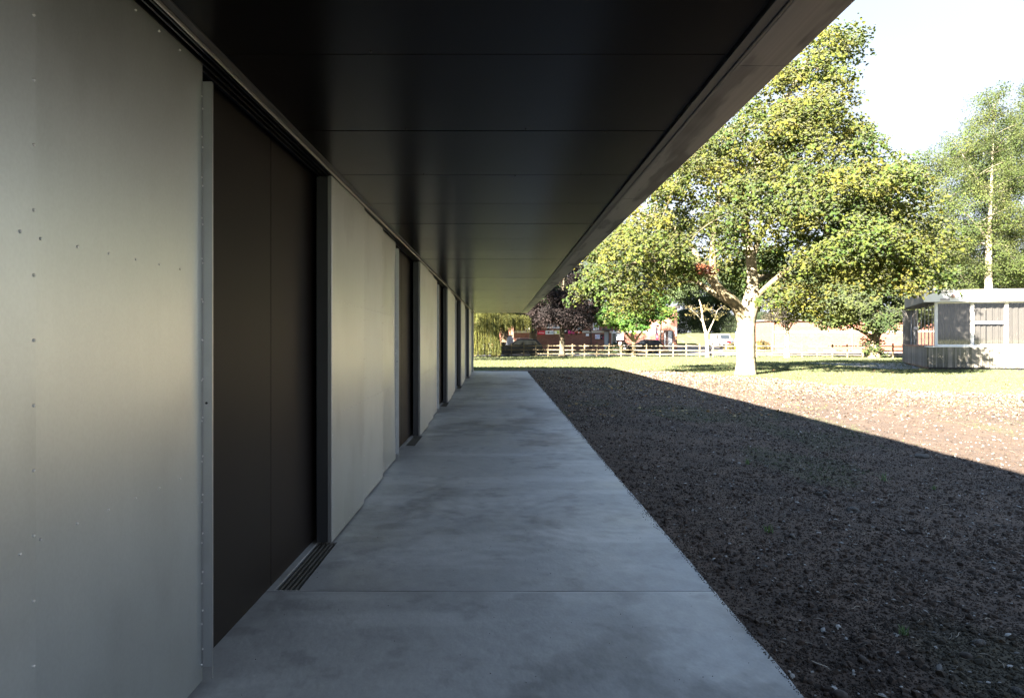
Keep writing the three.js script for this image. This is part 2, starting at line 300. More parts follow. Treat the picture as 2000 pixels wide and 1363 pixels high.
function lobedLeaf(len, wid, cup) {                              // five-lobed leaf, stalk at origin, pointing +x
  const o = [[0, 0], [0.12, 0.30], [0.02, 0.5], [0.42, 0.42], [0.5, 0.62], [0.66, 0.3], [1, 0], [0.66, -0.3], [0.5, -0.62], [0.42, -0.42], [0.02, -0.5], [0.12, -0.30]], pos = [0.35 * len, cup * 0.1, 0], uv = [0.35, 0.5], ind = [];
  for (const [a, b] of o) { pos.push(a * len, cup * (Math.abs(b) * 0.8 + (a - 0.35) * (a - 0.35) * 0.8) * -len, b * wid); uv.push(a, b + 0.5); }
  for (let i = 1; i <= o.length; i++) ind.push(0, i % o.length + 1, i);
  const g = new THREE.BufferGeometry(); g.setAttribute('position', new THREE.Float32BufferAttribute(pos, 3)); g.setAttribute('uv', new THREE.Float32BufferAttribute(uv, 2)); g.setIndex(ind); g.computeVertexNormals(); return g;
}
{
  const mats = [], cols = []; reseed(5150);
  while (mats.length < 6500) {
    const d = 14 + 44 * Math.pow(R(), 1.25), x = -6 + (d * 0.8 + 8) * R(), near = Math.exp(-Math.pow(Math.hypot(x - 12, d - 30) / 13, 2)) + 0.8 * Math.exp(-Math.pow((d - soilEdge(x)) / 4, 2));
    if (R() > near + 0.06 || d < 14 || (x < 1.45 && d < 34.4)) continue;
    const s = rr(0.035, 0.085), y = Math.max(soilIn(x, d) > 0.3 ? soilY(x, d) : -9, groundY(x, d)); mats.push(place(x, y + 0.022, -d, rr(-0.7, 0.7), rr(0, 6.3), rr(-0.7, 0.7), s));
    const k = rr(0.3, 0.85), c = pick([[0.26, 0.15, 0.05], [0.32, 0.22, 0.09], [0.24, 0.12, 0.05], [0.36, 0.28, 0.14], [0.3, 0.2, 0.1]]); cols.push(lin(c[0] * k, c[1] * k, c[2] * k));
  }
  tag(instanced('fallen_leaves', lobedLeaf(1, 1, 0.5), std({ color: 0xffffff, roughness: 0.9, side: THREE.DoubleSide }), mats, cols, scene), 'brown and tan fallen leaves scattered over lawn and soil', 'leaves', null, 'stuff');
}
// road behind the fence
T.asphalt = tex(512, 512, (u, v) => { const k = 0.30 + 0.10 * (fbm(u * 8, v * 8, 4, 8, 8) - 0.5) + 0.12 * (vn(u * 256, v * 256, 256, 256) - 0.5); return [k, k, k * 1.05]; });
sheet('road', range(-60, 110, 85), range(65.5, 75.5, 6), (x, d) => groundY(x, d) + 0.03, null, std({ map: rep(T.asphalt, 0.3, 0.3), roughness: 0.9 }));
sheet('road', range(21.5, 33, 12), range(75.5, 97, 12), (x, d) => groundY(x, d) + 0.03, null, std({ map: rep(T.asphalt, 0.3, 0.3), roughness: 0.9 }));
sheet('pavement', range(21.5, 60, 30), range(71.5, 75.4, 4), (x, d) => groundY(x, d) + 0.13, null, std({ color: lin(0.28, 0.26, 0.24), roughness: 0.95, bumpMap: T.fine, bumpScale: 0.004 }));

// ---------------------------------------------------------------- concrete walkway
const SWIRLS = Array.from({ length: 16 }, (_, i) => [0.6 + 2.8 * hash2(i, 7), 1.2 + 9.6 * hash2(i, 19), 26 + 22 * hash2(i, 31)]);
T.concrete = tex(1024, 2048, (u, v) => {                         // 4 m by 12 m
  const x = u * 4, z = v * 12, w = fbm(u * 4 + 5, v * 12, 4, 4, 12);
  const a = fbm(u * 4 + w * 0.8, v * 8 + w, 5, 4, 8), b = fbm(u * 3 + 7, v * 36, 5, 3, 36), c = fbm(u * 24, v * 72, 4, 24, 72);
  let s = 0; for (const [cx, cz, f] of SWIRLS) { const h = Math.hypot(x - cx, z - cz); if (h < 1.3) s += Math.sin(h * f + 11 * w) * sm(1.3, 0.5, h) * sm(0.1, 0.4, h) * (0.006 + 0.02 * Math.max(0, w - 0.4)); }
  const d = sm(0.46, 0.7, a) * 0.095, p = sm(0.5, 0.72, b) * 0.05, g = 0.03 * (vn(u * 512, v * 1024, 512, 1024) - 0.5), e = sm(0.5, 0.66, c * 0.6 + a * 0.4) * 0.06, f = 0.05 * (fbm(u * 48 + 3, v * 144, 3, 48, 144) - 0.5);
  const pit = vn(u * 400, v * 1200, 400, 1200) > 0.985 ? -0.05 : 0;
  const k = 0.605 - d + p - e + f + g + s + pit + 0.06 * (fbm(u * 4 + 2, v * 4 + 6, 3, 4, 4) - 0.5);
  return [k * 1.0, k, k * 0.985];
});
T.concreteRough = tex(512, 1024, (u, v) => { const k = 0.50 + 0.28 * (fbm(u * 4, v * 24 + 3, 5, 4, 24) - 0.5) + 0.1 * (fbm(u * 32, v * 64, 3, 32, 64) - 0.5); return [k, k, k]; }, false);
const pathEnd = 33.9;
{
  const path = new THREE.Group(); path.name = 'concrete_path'; path.userData.kind = 'structure'; scene.add(path);
  const mk = (x0, x1, d0, d1, holes, ou) => {
    const s = new THREE.Shape(); const e = []; reseed(Math.round(d1 * 10));
    s.moveTo(x0, d0); s.lineTo(x1, d0); const n = Math.round((d1 - d0) / 0.12); for (let i = 1; i < n; i++) s.lineTo(x1 + 0.02 * (fbm(i * 0.35 + d0, 3.3, 4) - 0.5), mix(d0, d1, i / n)); s.lineTo(x1, d1); s.lineTo(x0, d1); s.closePath();
    for (const [a, b, c, f] of holes) { const h = new THREE.Path(); h.moveTo(a, c); h.lineTo(a, f); h.lineTo(b, f); h.lineTo(b, c); h.closePath(); s.holes.push(h); }
    const g = new THREE.ExtrudeGeometry(s, { depth: 0.16, bevelEnabled: true, bevelThickness: 0.004, bevelSize: 0.003, bevelOffset: -0.003, bevelSegments: 1, curveSegments: 1 });
    g.rotateX(Math.PI / 2); g.scale(1, 1, -1); // shape y becomes distance ahead, depth goes down
    const ind = []; const p = g.attributes.position; for (let i = 0; i < p.count; i += 3) ind.push(i, i + 2, i + 1); g.setIndex(ind); const f = g.toNonIndexed(); f.translate(0, -0.004, 0); f.computeVertexNormals();
    part('concrete_bay', f, std({ map: rep(T.concrete, 1 / 4, 1 / 12, ou, ou * 0.7), roughnessMap: rep(T.concreteRough, 1 / 4, 1 / 12, ou), roughness: 1, bumpMap: rep(T.grain, 0.9, 0.5), bumpScale: 0.0016 }), path);
  };
  const X1 = 1.366;
  const tracks = [5.33, 11.23, 17.13, 23.03, 28.93].map((l) => [-1.437, -1.286, l - 1.0, l + 0.05]);
  mk(-1.56, X1, -10, 4.327, [], 0.13);
  mk(-1.56, X1, 4.334, pathEnd, tracks.map((t, i) => [t[0], t[1], t[2] + (i ? 0 : 0.02), Math.min(t[3], 33.4)]), 0.42);
  part('joint_bed', bx(-1.56, X1 - 0.01, -0.05, -0.006, -4.36, -4.3), std({ color: lin(0.12, 0.12, 0.12), roughness: 1 }), path);
}

// ---------------------------------------------------------------- pavilion
{
  const pav = thing('pavilion', 'long single-storey pavilion with galvanised sliding shutters, black soffit and deep flat eaves', 'pavilion');
  T.zinc = tex(1024, 1024, (u, v) => {
    const a = fbm(u * 3, v * 3, 5, 3, 3), b = fbm(u * 40, v * 4, 4, 40, 4), c = vn(u * 300, v * 300, 300, 300), st = sm(0.5, 0.72, fbm(u * 4 + 3, v * 3 + 8, 4, 4, 3)) * 0.04;
    const k = 0.80 + 0.085 * (a - 0.5) + 0.014 * (b - 0.5) + 0.02 * (c - 0.5) - st; return [k, k * 0.995, k * 0.98];
  });
  const zincs = [0, 1, 2, 3].map((i) => std({ map: rep(T.zinc, 0.55, 0.4, i * 0.27, i * 0.31), roughness: [0.375, 0.41, 0.39, 0.43][i], metalness: 1, color: lin(0.88, 0.96, 1.0) }));
  const galv = std({ map: rep(T.zinc, 1.5, 1.1, 0.4), roughness: 0.42, metalness: 1, color: lin(0.68, 0.71, 0.76) });
  const darkMetal = std({ color: lin(0.09, 0.09, 0.088), metalness: 0.7, roughness: 0.45 });
  const trackMetal = std({ color: lin(0.12, 0.12, 0.118), metalness: 1, roughness: 0.4 });
  const black = std({ color: lin(0.008, 0.008, 0.008), roughness: 0.9 });
  const leafMats = [0, 1, 2].map((i) => phy({ color: lin(0.0135 + i * 0.0006, 0.0115, 0.0102), roughness: 0.46, specularIntensity: 0.2 }));
  const boards = [0, 1, 2, 3].map((i) => phy({ color: lin(0.0085, 0.0066, 0.005).multiplyScalar([1, 0.85, 1.15, 0.95][i]), roughness: [0.24, 0.25, 0.235, 0.245][i], specularIntensity: 0.2, specularColor: lin(1, 0.82, 0.62) }));
  const rivetMat = std({ color: lin(0.75, 0.75, 0.73), metalness: 1, roughness: 0.28 });
  const SOF = 2.896, XA = -1.314, XB = -1.342, XC = -1.378, END = 34.0;

  // body and roof
  part('wall', bx(-12, -1.56, -0.2, 2.93, -33.3, 10), std({ color: lin(0.05, 0.05, 0.05), roughness: 0.8 }), pav);
  part('roof', bx(-12.3, 1.352, 2.93, 3.39, -END + 0.01, 11), darkMetal, pav);
  // dark door leaves, 15 cm behind the shutters
  const rights = [3.156, 8.98, 14.88, 20.78, 26.68, 32.6], lefts = [-0.57, 5.33, 11.23, 17.13, 23.03, 28.93];
  const bounds = []; for (const r of rights) bounds.push(r - 1.1, r + 1.244, r + 2.6);
  bounds.unshift(-3.5, -1.2, 0.6); const bs = bounds.filter((b) => b < 33.2); bs.push(33.25);
  for (let i = 0; i + 1 < bs.length; i++) {
    part('door_leaf', rbx(-1.52, -1.48, 0.006, 2.93, -bs[i + 1] + 0.004, -bs[i] - 0.004, 0.002, 1), leafMats[i % 3], pav);
    if (i) part('edge_strip', bx(-1.502, -1.4845, 0.006, 2.93, -bs[i] - 0.0022, -bs[i] + 0.0022), trackMetal, pav);
  }
  // sliding shutters: three leaves on three tracks in each bay
  const rg = new THREE.SphereGeometry(0.0052, 8, 4, 0, Math.PI * 2, 0, Math.PI / 2); rg.rotateZ(-Math.PI / 2);   // dome towards +x
  const rivetRows = (list) => join(list.map(([x, y, z]) => rg.clone().translate(x, y, z)));
  lefts.forEach((l, k) => {
    const rt = rights[k], e1 = rt - 2.39, e2 = rt - 1.184;
    const defs = [[XA, l, e1], [XB, e1 - 0.12, e2], [XC, e2 - 0.12, rt]];
    const sh = new THREE.Group(); sh.name = 'sliding_shutter'; pav.add(sh);
    defs.forEach(([X, d0, d1], j) => {
      const y0 = 0.016 + 0.003 * j, y1 = 2.872;
      part('shutter_sheet', rbx(X - 0.0035, X, y0, y1, -d1, -d0, 0.0015, 1), zincs[(k * 2 + j) % 4], sh);
      if (k < 5 && !(k === 0 && j === 0)) {
        const L = []; const end = d1 - 0.012;
        for (let y = 0.1; y < 2.85; y += 0.187) L.push([X, y, -end]);
        if (j === 0) for (let y = 0.1; y < 2.85; y += 0.187) L.push([X, y, -(d0 + 0.012)]);
        for (let d = d0 + (j ? 0.19 : 0.06); d < d1 - 0.05; d += 0.178) { L.push([X, 1.9, -d], [X, 1.0, -d], [X, y1 - 0.03, -d], [X, 0.05, -d]); }
        part('rivets', rivetRows(L), rivetMat, sh, 'stuff');
      }
      part('shutter_frame', bx(X - 0.022, X - 0.0045, y0 + 0.004, y1 - 0.004, -d1 + 0.004, -d0 - 0.03), darkMetal, sh);
    });
    // near edge: folded lip and the jamb that closes the stack
    part('edge_lip', [rbx(XA - 0.014, XA - 0.001, 0.016, 2.872, -l + 0.0005, -l + 0.016, 0.002, 1), rbx(XA - 0.032, XA - 0.017, 0.016, 2.872, -l - 0.02, -l + 0.010, 0.002, 1)], galv, sh);
    part('jamb', rbx(-1.435, XA - 0.034, 0.014, 2.868, -l - 0.04, -l + 0.006, 0.002, 1), std({ map: rep(T.zinc, 1.2, 0.5, 0.1), color: lin(0.15, 0.16, 0.18), metalness: 0.9, roughness: 0.38 }), sh);
    // far edge: pull flange standing out from the inner leaf
    part('pull_flange', [rbx(XC - 0.001, -1.334, 0.085, 2.79, -rt - 0.0015, -rt + 0.0015, 0.0006, 1), rbx(-1.337, -1.334, 0.03, 2.79, -rt - 0.014, -rt + 0.002, 0.0006, 1), rbx(XC + 0.0006, XC + 0.003, 0.085, 2.79, -rt - 0.001, -rt + 0.014, 0.0006, 1)], galv, sh);
    if (k < 5) { const L = []; for (let y = 0.17; y < 2.7; y += 0.178) L.push([XC + 0.003, y, -rt + 0.008]); part('flange_rivets', rivetRows(L), rivetMat, sh, 'stuff'); }
    const hole = new THREE.CylinderGeometry(0.0055, 0.0055, 0.004, 12); hole.rotateX(Math.PI / 2); hole.translate(-1.359, 1.304, -rt + 0.0022); part('lock_hole', hole, black, sh);
  });
  // wall end post
  part('corner_trim', rbx(-1.45, -1.30, 0.01, 2.87, -33.3, -33.18, 0.004, 1), galv, pav);
  // overhead tracks and light trim
  for (const X of [-1.318, -1.348, -1.382, -1.416]) part('overhead_track', [bx(X - 0.004, X + 0.004, 2.874, 2.93, -33.3, 9)], trackMetal, pav);
  part('track_housing', bx(-1.48, -1.264, 2.915, 2.93, -33.3, 9), black, pav);
  part('track_trim', [rbx(-1.304, -1.296, 2.872, 2.89, -33.4, 9, 0.002, 1)], std({ color: lin(0.62, 0.6, 0.54), metalness: 1, roughness: 0.35 }), pav);
  { const L = []; reseed(88); for (const r of rights) for (let i = 0; i < 7; i++) L.push(new THREE.SphereGeometry(0.006, 6, 4).translate(pick([-1.33, -1.365, -1.4]), 2.906, -(r + 0.3 * i + 0.15))); part('track_bolts', L, rivetMat, pav, 'stuff'); }
  // floor tracks sunk in the slab
  lefts.slice(1).forEach((l, i) => {
    const d0 = l - 1.0 + (i ? 0 : 0.02), d1 = l + 0.05, tr = new THREE.Group(); tr.name = 'floor_track'; pav.add(tr);
    part('channel', bx(-1.44, -1.283, -0.06, -0.032, -d1, -d0), std({ color: lin(0.03, 0.028, 0.026), roughness: 0.9 }), tr);
    for (const X of [-1.41, -1.378, -1.345, -1.314]) part('guide_rail', bx(X - 0.0045, X + 0.0045, -0.032, -0.003, -d1, -d0 - 0.004), std({ color: lin(0.16, 0.15, 0.13), metalness: 0.6, roughness: 0.6 }), tr);
  });
  // soffit boards
  let d = -6.01, n = 0;
  while (d < END - 0.1) { const e = Math.min(d + 1.14, END); part('soffit_board', rbx(-1.26, 1.036, SOF + (n % 3) * 0.0007, SOF + 0.012, -e + 0.004, -d - 0.004, 0.0015, 1), boards[n % 4], pav); d = e; n++; }
  part('track_cover', [rbx(-1.296, -1.262, 2.8905, 2.914, -33.4, 9, 0.002, 1)], darkMetal, pav);
  part('soffit_backing', bx(-1.26, 1.046, SOF + 0.0135, 2.929, -END + 0.02, 9), black, pav);
  { const L = []; reseed(55); for (let i = 2; i < 16; i++) for (const X of [-0.6, 0.15, 0.66]) if (R() > 0.45) L.push(new THREE.SphereGeometry(0.0055, 6, 4).translate(X + rr(-0.05, 0.05), SOF, -(-6.01 + i * 1.14 + pick([-0.03, 0.03])))); part('soffit_screws', L, std({ color: lin(0.05, 0.045, 0.04), metalness: 0.8, roughness: 0.4 }), pav, 'stuff'); }
  // eaves: shadow gap, bronze trim and weathered metal edge
  const eaveTex = tex(512, 2048, (u, v) => { const a = fbm(u * 3, v * 40, 5, 3, 40), b = fbm(u * 40, v * 16, 4, 40, 16), s = sm(0.56, 0.68, a) * (0.5 + 0.5 * vn(u * 6, v * 200, 6, 200)); const k = 0.68 + 0.08 * (b - 0.5) - 0.22 * s; return [k, k * 0.97, k * 0.93]; });
  const eaveRough = tex(256, 1024, (u, v) => { const k = 0.42 + 0.25 * (fbm(u * 3, v * 40, 5, 3, 40) - 0.5); return [k, k, k]; }, false);
  const eave = std({ map: rep(eaveTex, 1 / 0.5, 1 / 34), roughnessMap: rep(eaveRough, 2, 1 / 34), roughness: 1, metalness: 0.8 });
  const bronze = std({ color: lin(0.2, 0.19, 0.175), metalness: 0.8, roughness: 0.4 });
  for (let i = 0; i < 13; i++) { const a = -6 + i * 3.08, b = Math.min(a + 3.078, END); part('eave_sheet', rbx(1.128, 1.362, SOF + 0.0015 * (i % 2), 3.4, -b, -a, 0.004, 1), eave, pav); }
  part('eave_trim', [rbx(1.047, 1.096, SOF - 0.012, SOF + 0.03, -END, 6, 0.002, 1), rbx(1.098, 1.112, SOF - 0.016, SOF + 0.02, -END, 6, 0.002, 1), bx(1.112, 1.128, SOF + 0.006, SOF + 0.03, -END, 6)], bronze, pav);
  part('end_fascia', rbx(-12.3, 1.36, SOF - 0.004, 3.397, -END - 0.02, -END - 0.001, 0.003, 1), eave, pav);
}

// ---------------------------------------------------------------- brick buildings beyond the road
T.brick = tex(1024, 1024, (u, v) => {                            // 4.5 m by 4.5 m: 20 bricks by 60 courses
  const row = Math.floor(v * 60), fy = v * 60 - row, col = u * 20 + (row % 2) * 0.5, c = Math.floor(col) % 20, fx = col - Math.floor(col), m = fx < 0.05 || fy < 0.14, t = hash2(c + 3, row + 11), n = fbm(u * 8, v * 8, 4, 8, 8);
  if (m) return [0.5, 0.46, 0.42];
  const k = 0.86 + 0.22 * (t - 0.5) + 0.2 * (n - 0.5); return [0.56 * k, mix(0.32, 0.38, hash2(row, c)) * k, 0.285 * k];
});
const brick = std({ map: rep(T.brick, 1 / 4.5, 1 / 4.5), roughness: 0.95, bumpMap: rep(T.brick, 1 / 4.5, 1 / 4.5), bumpScale: 0.004 });
const MT = { cream: std({ color: lin(0.5, 0.46, 0.38), roughness: 0.9 }), pipe: std({ color: lin(0.03, 0.03, 0.032), roughness: 0.5 }), greyDoor: std({ color: lin(0.33, 0.35, 0.37), roughness: 0.6 }), white: std({ color: lin(0.75, 0.75, 0.73), roughness: 0.7 }), black: std({ color: lin(0.015, 0.015, 0.016), roughness: 0.5 }), roofing: std({ color: lin(0.08, 0.075, 0.07), roughness: 0.9 }), glassDark: phy({ color: lin(0.02, 0.025, 0.03), roughness: 0.08, specularIntensity: 1 }), steel: std({ color: lin(0.45, 0.45, 0.45), metalness: 0.8, roughness: 0.4 }) };
const X84 = (px, z = 84) => (px - VX) * z / FOCAL, Y84 = (py, z = 84) => EYE + (VY - py) * z / FOCAL;
{
  const z = 84, g = thing('brick_building', 'long low red-brick building with posters and grey doors behind the road', 'building', [X84(1003), 0, -z]), ox = X84(1003), W = X84(1323) - ox, H = 5.4, B = -0.2;
  const d1 = [X84(1180) - ox, X84(1190) - ox], d2 = [X84(1297) - ox, X84(1315) - ox], top1 = 2.55, top2 = 2.62;
  const wall = (a, b, y0, y1) => bx(a, b, y0, y1, -9, 0);
  part('wall', [wall(0, d1[0], B, H), wall(d1[0], d1[1], top1, H), wall(d1[1], d2[0], B, H), wall(d2[0], d2[1], top2, H), wall(d2[1], W, B, H)], brick, g);
  part('roof', [rbx(-0.3, W + 0.3, H, H + 0.3, -9.3, 0.35, 0.03, 1)], MT.roofing, g);
  part('string_course', [bx(0.05, d1[0], 2.36, 2.6, 0.002, 0.025), bx(d1[1] + 0.05, d2[0] - 0.06, 2.36, 2.6, 0.002, 0.025)], MT.cream, g);
  for (const px of [1154.5, 1290]) { const p = part('drainpipe', [cyl([X84(px) - ox, 0.05, 0.09], [X84(px) - ox, H - 0.1, 0.09], 0.06, 0.06, 10)], MT.pipe, g); part('bracket', [0.8, 2.2, 3.8].map((y) => bx(X84(px) - ox - 0.09, X84(px) - ox + 0.09, y, y + 0.05, 0.0, 0.1)), MT.pipe, p); }
  const door1 = part('door', [rbx(d1[0] + 0.04, d1[1] - 0.05, 0.08, top1 - 0.04, -0.16, -0.1, 0.01, 1)], MT.greyDoor, g); part('handle', [cyl([d1[1] - 0.14, 1.15, -0.06], [d1[1] - 0.14, 1.35, -0.06], 0.018)], MT.black, door1); part('frame', [bx(d1[0], d1[0] + 0.04, 0, top1, -0.2, -0.04), bx(d1[1] - 0.05, d1[1], 0, top1, -0.2, -0.04), bx(d1[0], d1[1], top1 - 0.04, top1, -0.2, -0.04)], MT.pipe, door1);
  part('door_canopy', [rbx(d1[0] - 0.25, d1[1] + 0.15, 2.66, 2.86, 0.004, 0.75, 0.02, 1)], MT.roofing, g);
  const sx = (px) => X84(px) - ox;
  const door2 = part('door', [rbx(sx(1306), sx(1313.5), 0.08, 2.6, -0.16, -0.1, 0.01, 1)], MT.greyDoor, g); part('handle', [cyl([sx(1307), 1.15, -0.06], [sx(1307), 1.35, -0.06], 0.018)], MT.black, door2); part('frame', [bx(sx(1313.6), sx(1315), 0, 2.6, -0.2, -0.02)], MT.pipe, door2);
  const lobby = part('door_panel', [bx(sx(1297), sx(1306) - 0.01, 0.02, 2.6, -0.2, -0.13)], std({ color: lin(0.11, 0.07, 0.06), roughness: 0.7 }), g); part('slit_window', [bx(sx(1298), sx(1300.5), 0.75, 2.3, -0.128, -0.11)], MT.white, lobby);
  const win = part('window', [bx(sx(1195.5), sx(1203.5), 0.7, 2.3, 0.004, 0.03)], MT.glassDark, g); part('window_frame', [bx(sx(1195), sx(1195.8), 0.6, 2.4, 0.002, 0.06), bx(sx(1203.2), sx(1204), 0.6, 2.4, 0.002, 0.06), bx(sx(1195.8), sx(1203.2), 2.3, 2.4, 0.002, 0.06)], MT.white, win);
  part('wall_lamp', [new THREE.SphereGeometry(0.2, 12, 8, 0, 6.3, 0, 1.6).translate(sx(1281.5), Y84(635), 0.14)], MT.white, g);
}
{
  const z = 92, g = thing('brick_annexe', 'low brick annexe half hidden behind the weeping willow', 'building', [X84(860, z), 0, -z]), W = X84(1000, z) - X84(860, z);
  part('wall', [bx(0, W, -0.1, 3.6, -6, 0)], brick, g); part('roof', [rbx(-0.3, W + 0.2, 3.6, 3.85, -6.3, 0.3, 0.03, 1)], MT.roofing, g);
}
{
  const z = 80, ox = X84(1506, z), W = 24, g = thing('brick_shed', 'plain sunlit brick shed with dark drainpipe behind the fence', 'building', [ox, 0, -z]);
  part('wall', [bx(0, W, -0.2, 3.7, -8, 0)], std({ map: rep(T.brick, 1 / 4.5, 1 / 4.5, 0.3, 0.1), color: lin(0.8, 0.74, 0.72), roughness: 0.95, bumpMap: rep(T.brick, 1 / 4.5, 1 / 4.5, 0.3, 0.1), bumpScale: 0.004 }), g); part('roof', [rbx(-0.2, W + 0.2, 3.7, 3.95, -8.2, 0.3, 0.03, 1)], MT.roofing, g);
  part('string_course', [bx(0.4, W - 0.05, 2.36, 2.55, 0.002, 0.022)], MT.cream, g);
  part('drainpipe', [cyl([0.25, 0.05, 0.09], [0.25, 3.65, 0.09], 0.075, 0.075, 10)], std({ color: lin(0.09, 0.06, 0.06), roughness: 0.5 }), g);
  part('drainpipe', [cyl([X84(1665, z) - ox, 0.05, 0.09], [X84(1665, z) - ox, 3.65, 0.09], 0.05, 0.05, 10)], std({ color: lin(0.3, 0.26, 0.25), roughness: 0.5 }), g);
}
// signs and posters
function board(name, label, x0, x1, y0, y1, z, draw, cat = 'sign', turn = 0, wpx = 256) {
  const w = x1 - x0, h = y1 - y0, c = document.createElement('canvas'); c.width = wpx; c.height = Math.max(32, Math.round(wpx * h / w)); const q = c.getContext('2d'); draw(q, c.width, c.height);
  const t = new THREE.CanvasTexture(c); t.colorSpace = THREE.SRGBColorSpace; const face = std({ map: t, roughness: 0.6 }), edge = std({ color: lin(0.5, 0.5, 0.5), roughness: 0.6 });
  const m = new THREE.Mesh(new THREE.BoxGeometry(w, h, 0.03), [edge, edge, edge, edge, face, edge]); m.name = numbered(name); m.position.set((x0 + x1) / 2, (y0 + y1) / 2, -z); m.rotation.y = turn; scene.add(m); return tag(m, label, cat);
}
const sign = (name, label, a, b, c, d, draw, z = 83.93) => board(name, label, X84(a, z), X84(b, z), Y84(d, z), Y84(c, z), z, draw);
const bgFill = (col) => (q, w, h) => { q.fillStyle = col; q.fillRect(0, 0, w, h); };
const txt = (q, s, x, y, px, col, f = 'bold', fam = 'sans-serif') => { q.fillStyle = col; q.font = `${f} ${px}px ${fam}`; q.textAlign = 'center'; q.textBaseline = 'middle'; q.fillText(s, x, y); };
const blob = (q, x, y, a, b, col) => { q.fillStyle = col; q.beginPath(); q.ellipse(x, y, a, b, 0, 0, 6.3); q.fill(); };
sign('poster', 'large white poster with a pink flourish and dark script on the brick wall', 1026.5, 1045, 631, 644.5, (q, w, h) => { bgFill('#f4f2f2')(q, w, h); blob(q, w * 0.62, h * 0.2, w * 0.16, h * 0.12, '#e8a8c8'); txt(q, 'K', w * 0.2, h * 0.5, h * 0.4, '#222', 'italic bold'); q.strokeStyle = '#333'; q.lineWidth = 6; q.beginPath(); q.moveTo(w * 0.32, h * 0.6); q.bezierCurveTo(w * 0.45, h * 0.3, w * 0.5, h * 0.8, w * 0.6, h * 0.5); q.stroke(); blob(q, w * 0.85, h * 0.6, w * 0.05, h * 0.08, '#9ab8d0'); });
sign('poster', 'white square poster with two small red marks on the brick wall', 1034.5, 1048.5, 645.5, 656, (q, w, h) => { bgFill('#f6f4f4')(q, w, h); blob(q, w * 0.2, h * 0.45, w * 0.08, h * 0.1, '#c83848'); blob(q, w * 0.72, h * 0.45, w * 0.1, h * 0.1, '#c83848'); });
sign('banner_sign', 'red banner with a white swoosh of lettering on the brick wall', 1050, 1064.5, 646, 653.5, (q, w, h) => { bgFill('#d03048')(q, w, h); q.save(); q.translate(w / 2, h / 2); q.rotate(0.08); txt(q, 'Acmaw', 0, 0, h * 0.42, '#f4eef2', 'italic bold'); q.restore(); });
sign('banner_sign', 'white banner with blue lettering on the brick wall', 1065.5, 1081.5, 645.5, 653, (q, w, h) => { bgFill('#e9eef2')(q, w, h); txt(q, 'Pitwell', w / 2, h / 2, h * 0.52, '#4a7896', 'italic bold', 'serif'); });
sign('banner_sign', 'pale yellow banner with a green mark beside the copper beech trunk', 1083, 1095, 645, 653, (q, w, h) => { bgFill('#f0e6b0')(q, w, h); blob(q, w * 0.55, h * 0.45, w * 0.2, h * 0.3, '#b4cc58'); q.fillStyle = '#fff'; q.fillRect(0, h * 0.35, w * 0.4, h * 0.4); });
sign('long_sign', 'long white sign with dark shapes high on the brick wall', 1068, 1094.5, 633, 641.5, (q, w, h) => { bgFill('#e6e6ec')(q, w, h); txt(q, 'CASH & CARRY', w * 0.5, h * 0.55, h * 0.34, '#444a58'); });
sign('banner_sign', 'black banner with a white spot beside the copper beech trunk', 1102, 1109.3, 642, 651.5, (q, w, h) => { bgFill('#141416')(q, w, h); blob(q, w * 0.35, h * 0.45, w * 0.25, h * 0.2, '#f2ece4'); });
sign('banner_sign', 'bright pink banner with a white arch on the brick wall', 1109.8, 1122, 643.5, 651.8, (q, w, h) => { bgFill('#d82878')(q, w, h); q.strokeStyle = '#fbf3f6'; q.lineWidth = h * 0.16; q.beginPath(); q.ellipse(w / 2, h * 0.42, w * 0.3, h * 0.24, 0, 3.14, 6.28); q.stroke(); });
sign('banner_sign', 'black banner with orange script lettering on the brick wall', 1122.5, 1137, 645.5, 651.5, (q, w, h) => { bgFill('#160c0a')(q, w, h); txt(q, 'Smoko', w / 2, h / 2, h * 0.8, '#ee6a24', 'italic bold', 'serif'); });
sign('picture_sign', 'white framed picture board with black silhouettes high on the wall', 1120.5, 1140.5, 630, 643.8, (q, w, h) => { bgFill('#eceef4')(q, w, h); for (const [x, y, a, b] of [[0.2, 0.6, 0.1, 0.14], [0.42, 0.5, 0.12, 0.2], [0.68, 0.62, 0.14, 0.12], [0.85, 0.4, 0.06, 0.2]]) blob(q, w * x, h * y, w * a, h * b, '#22262e'); });
sign('poster', 'small plain white notice low on the brick wall near the drainpipe', 1144.5, 1150.5, 652, 656.5, bgFill('#f0eeee'));
sign('picture_sign', 'white framed portrait board with a dark round figure beside the drainpipe', 1158, 1166.5, 630, 645, (q, w, h) => { bgFill('#dfe4e8')(q, w, h); q.strokeStyle = '#8c949c'; q.lineWidth = 10; q.strokeRect(0, 0, w, h); blob(q, w * 0.5, h * 0.5, w * 0.25, h * 0.25, '#2c3640'); blob(q, w * 0.6, h * 0.4, w * 0.08, h * 0.1, '#c8d0d4'); });
sign('poster', 'narrow white notice beside the framed portrait board', 1167, 1170.2, 635.5, 644, (q, w, h) => { bgFill('#e2e0e8')(q, w, h); q.fillStyle = '#777'; for (let i = 1; i < 6; i++) q.fillRect(w * 0.2, h * i / 6, w * 0.6, h * 0.04); });
sign('poster', 'small white notice above the grey door', 1176, 1179.5, 641, 645, (q, w, h) => { bgFill('#eceaf0')(q, w, h); blob(q, w * 0.4, h * 0.3, w * 0.25, h * 0.2, '#222'); });
sign('poster', 'wide pale notice with pink and blue marks left of the grey door opening'.replace('left of the', 'by the'), 1162.5, 1172, 653, 662, (q, w, h) => { bgFill('#c9c6d6')(q, w, h); blob(q, w * 0.2, h * 0.5, w * 0.1, h * 0.12, '#c05878'); blob(q, w * 0.6, h * 0.45, w * 0.2, h * 0.25, '#a8b4d4'); });
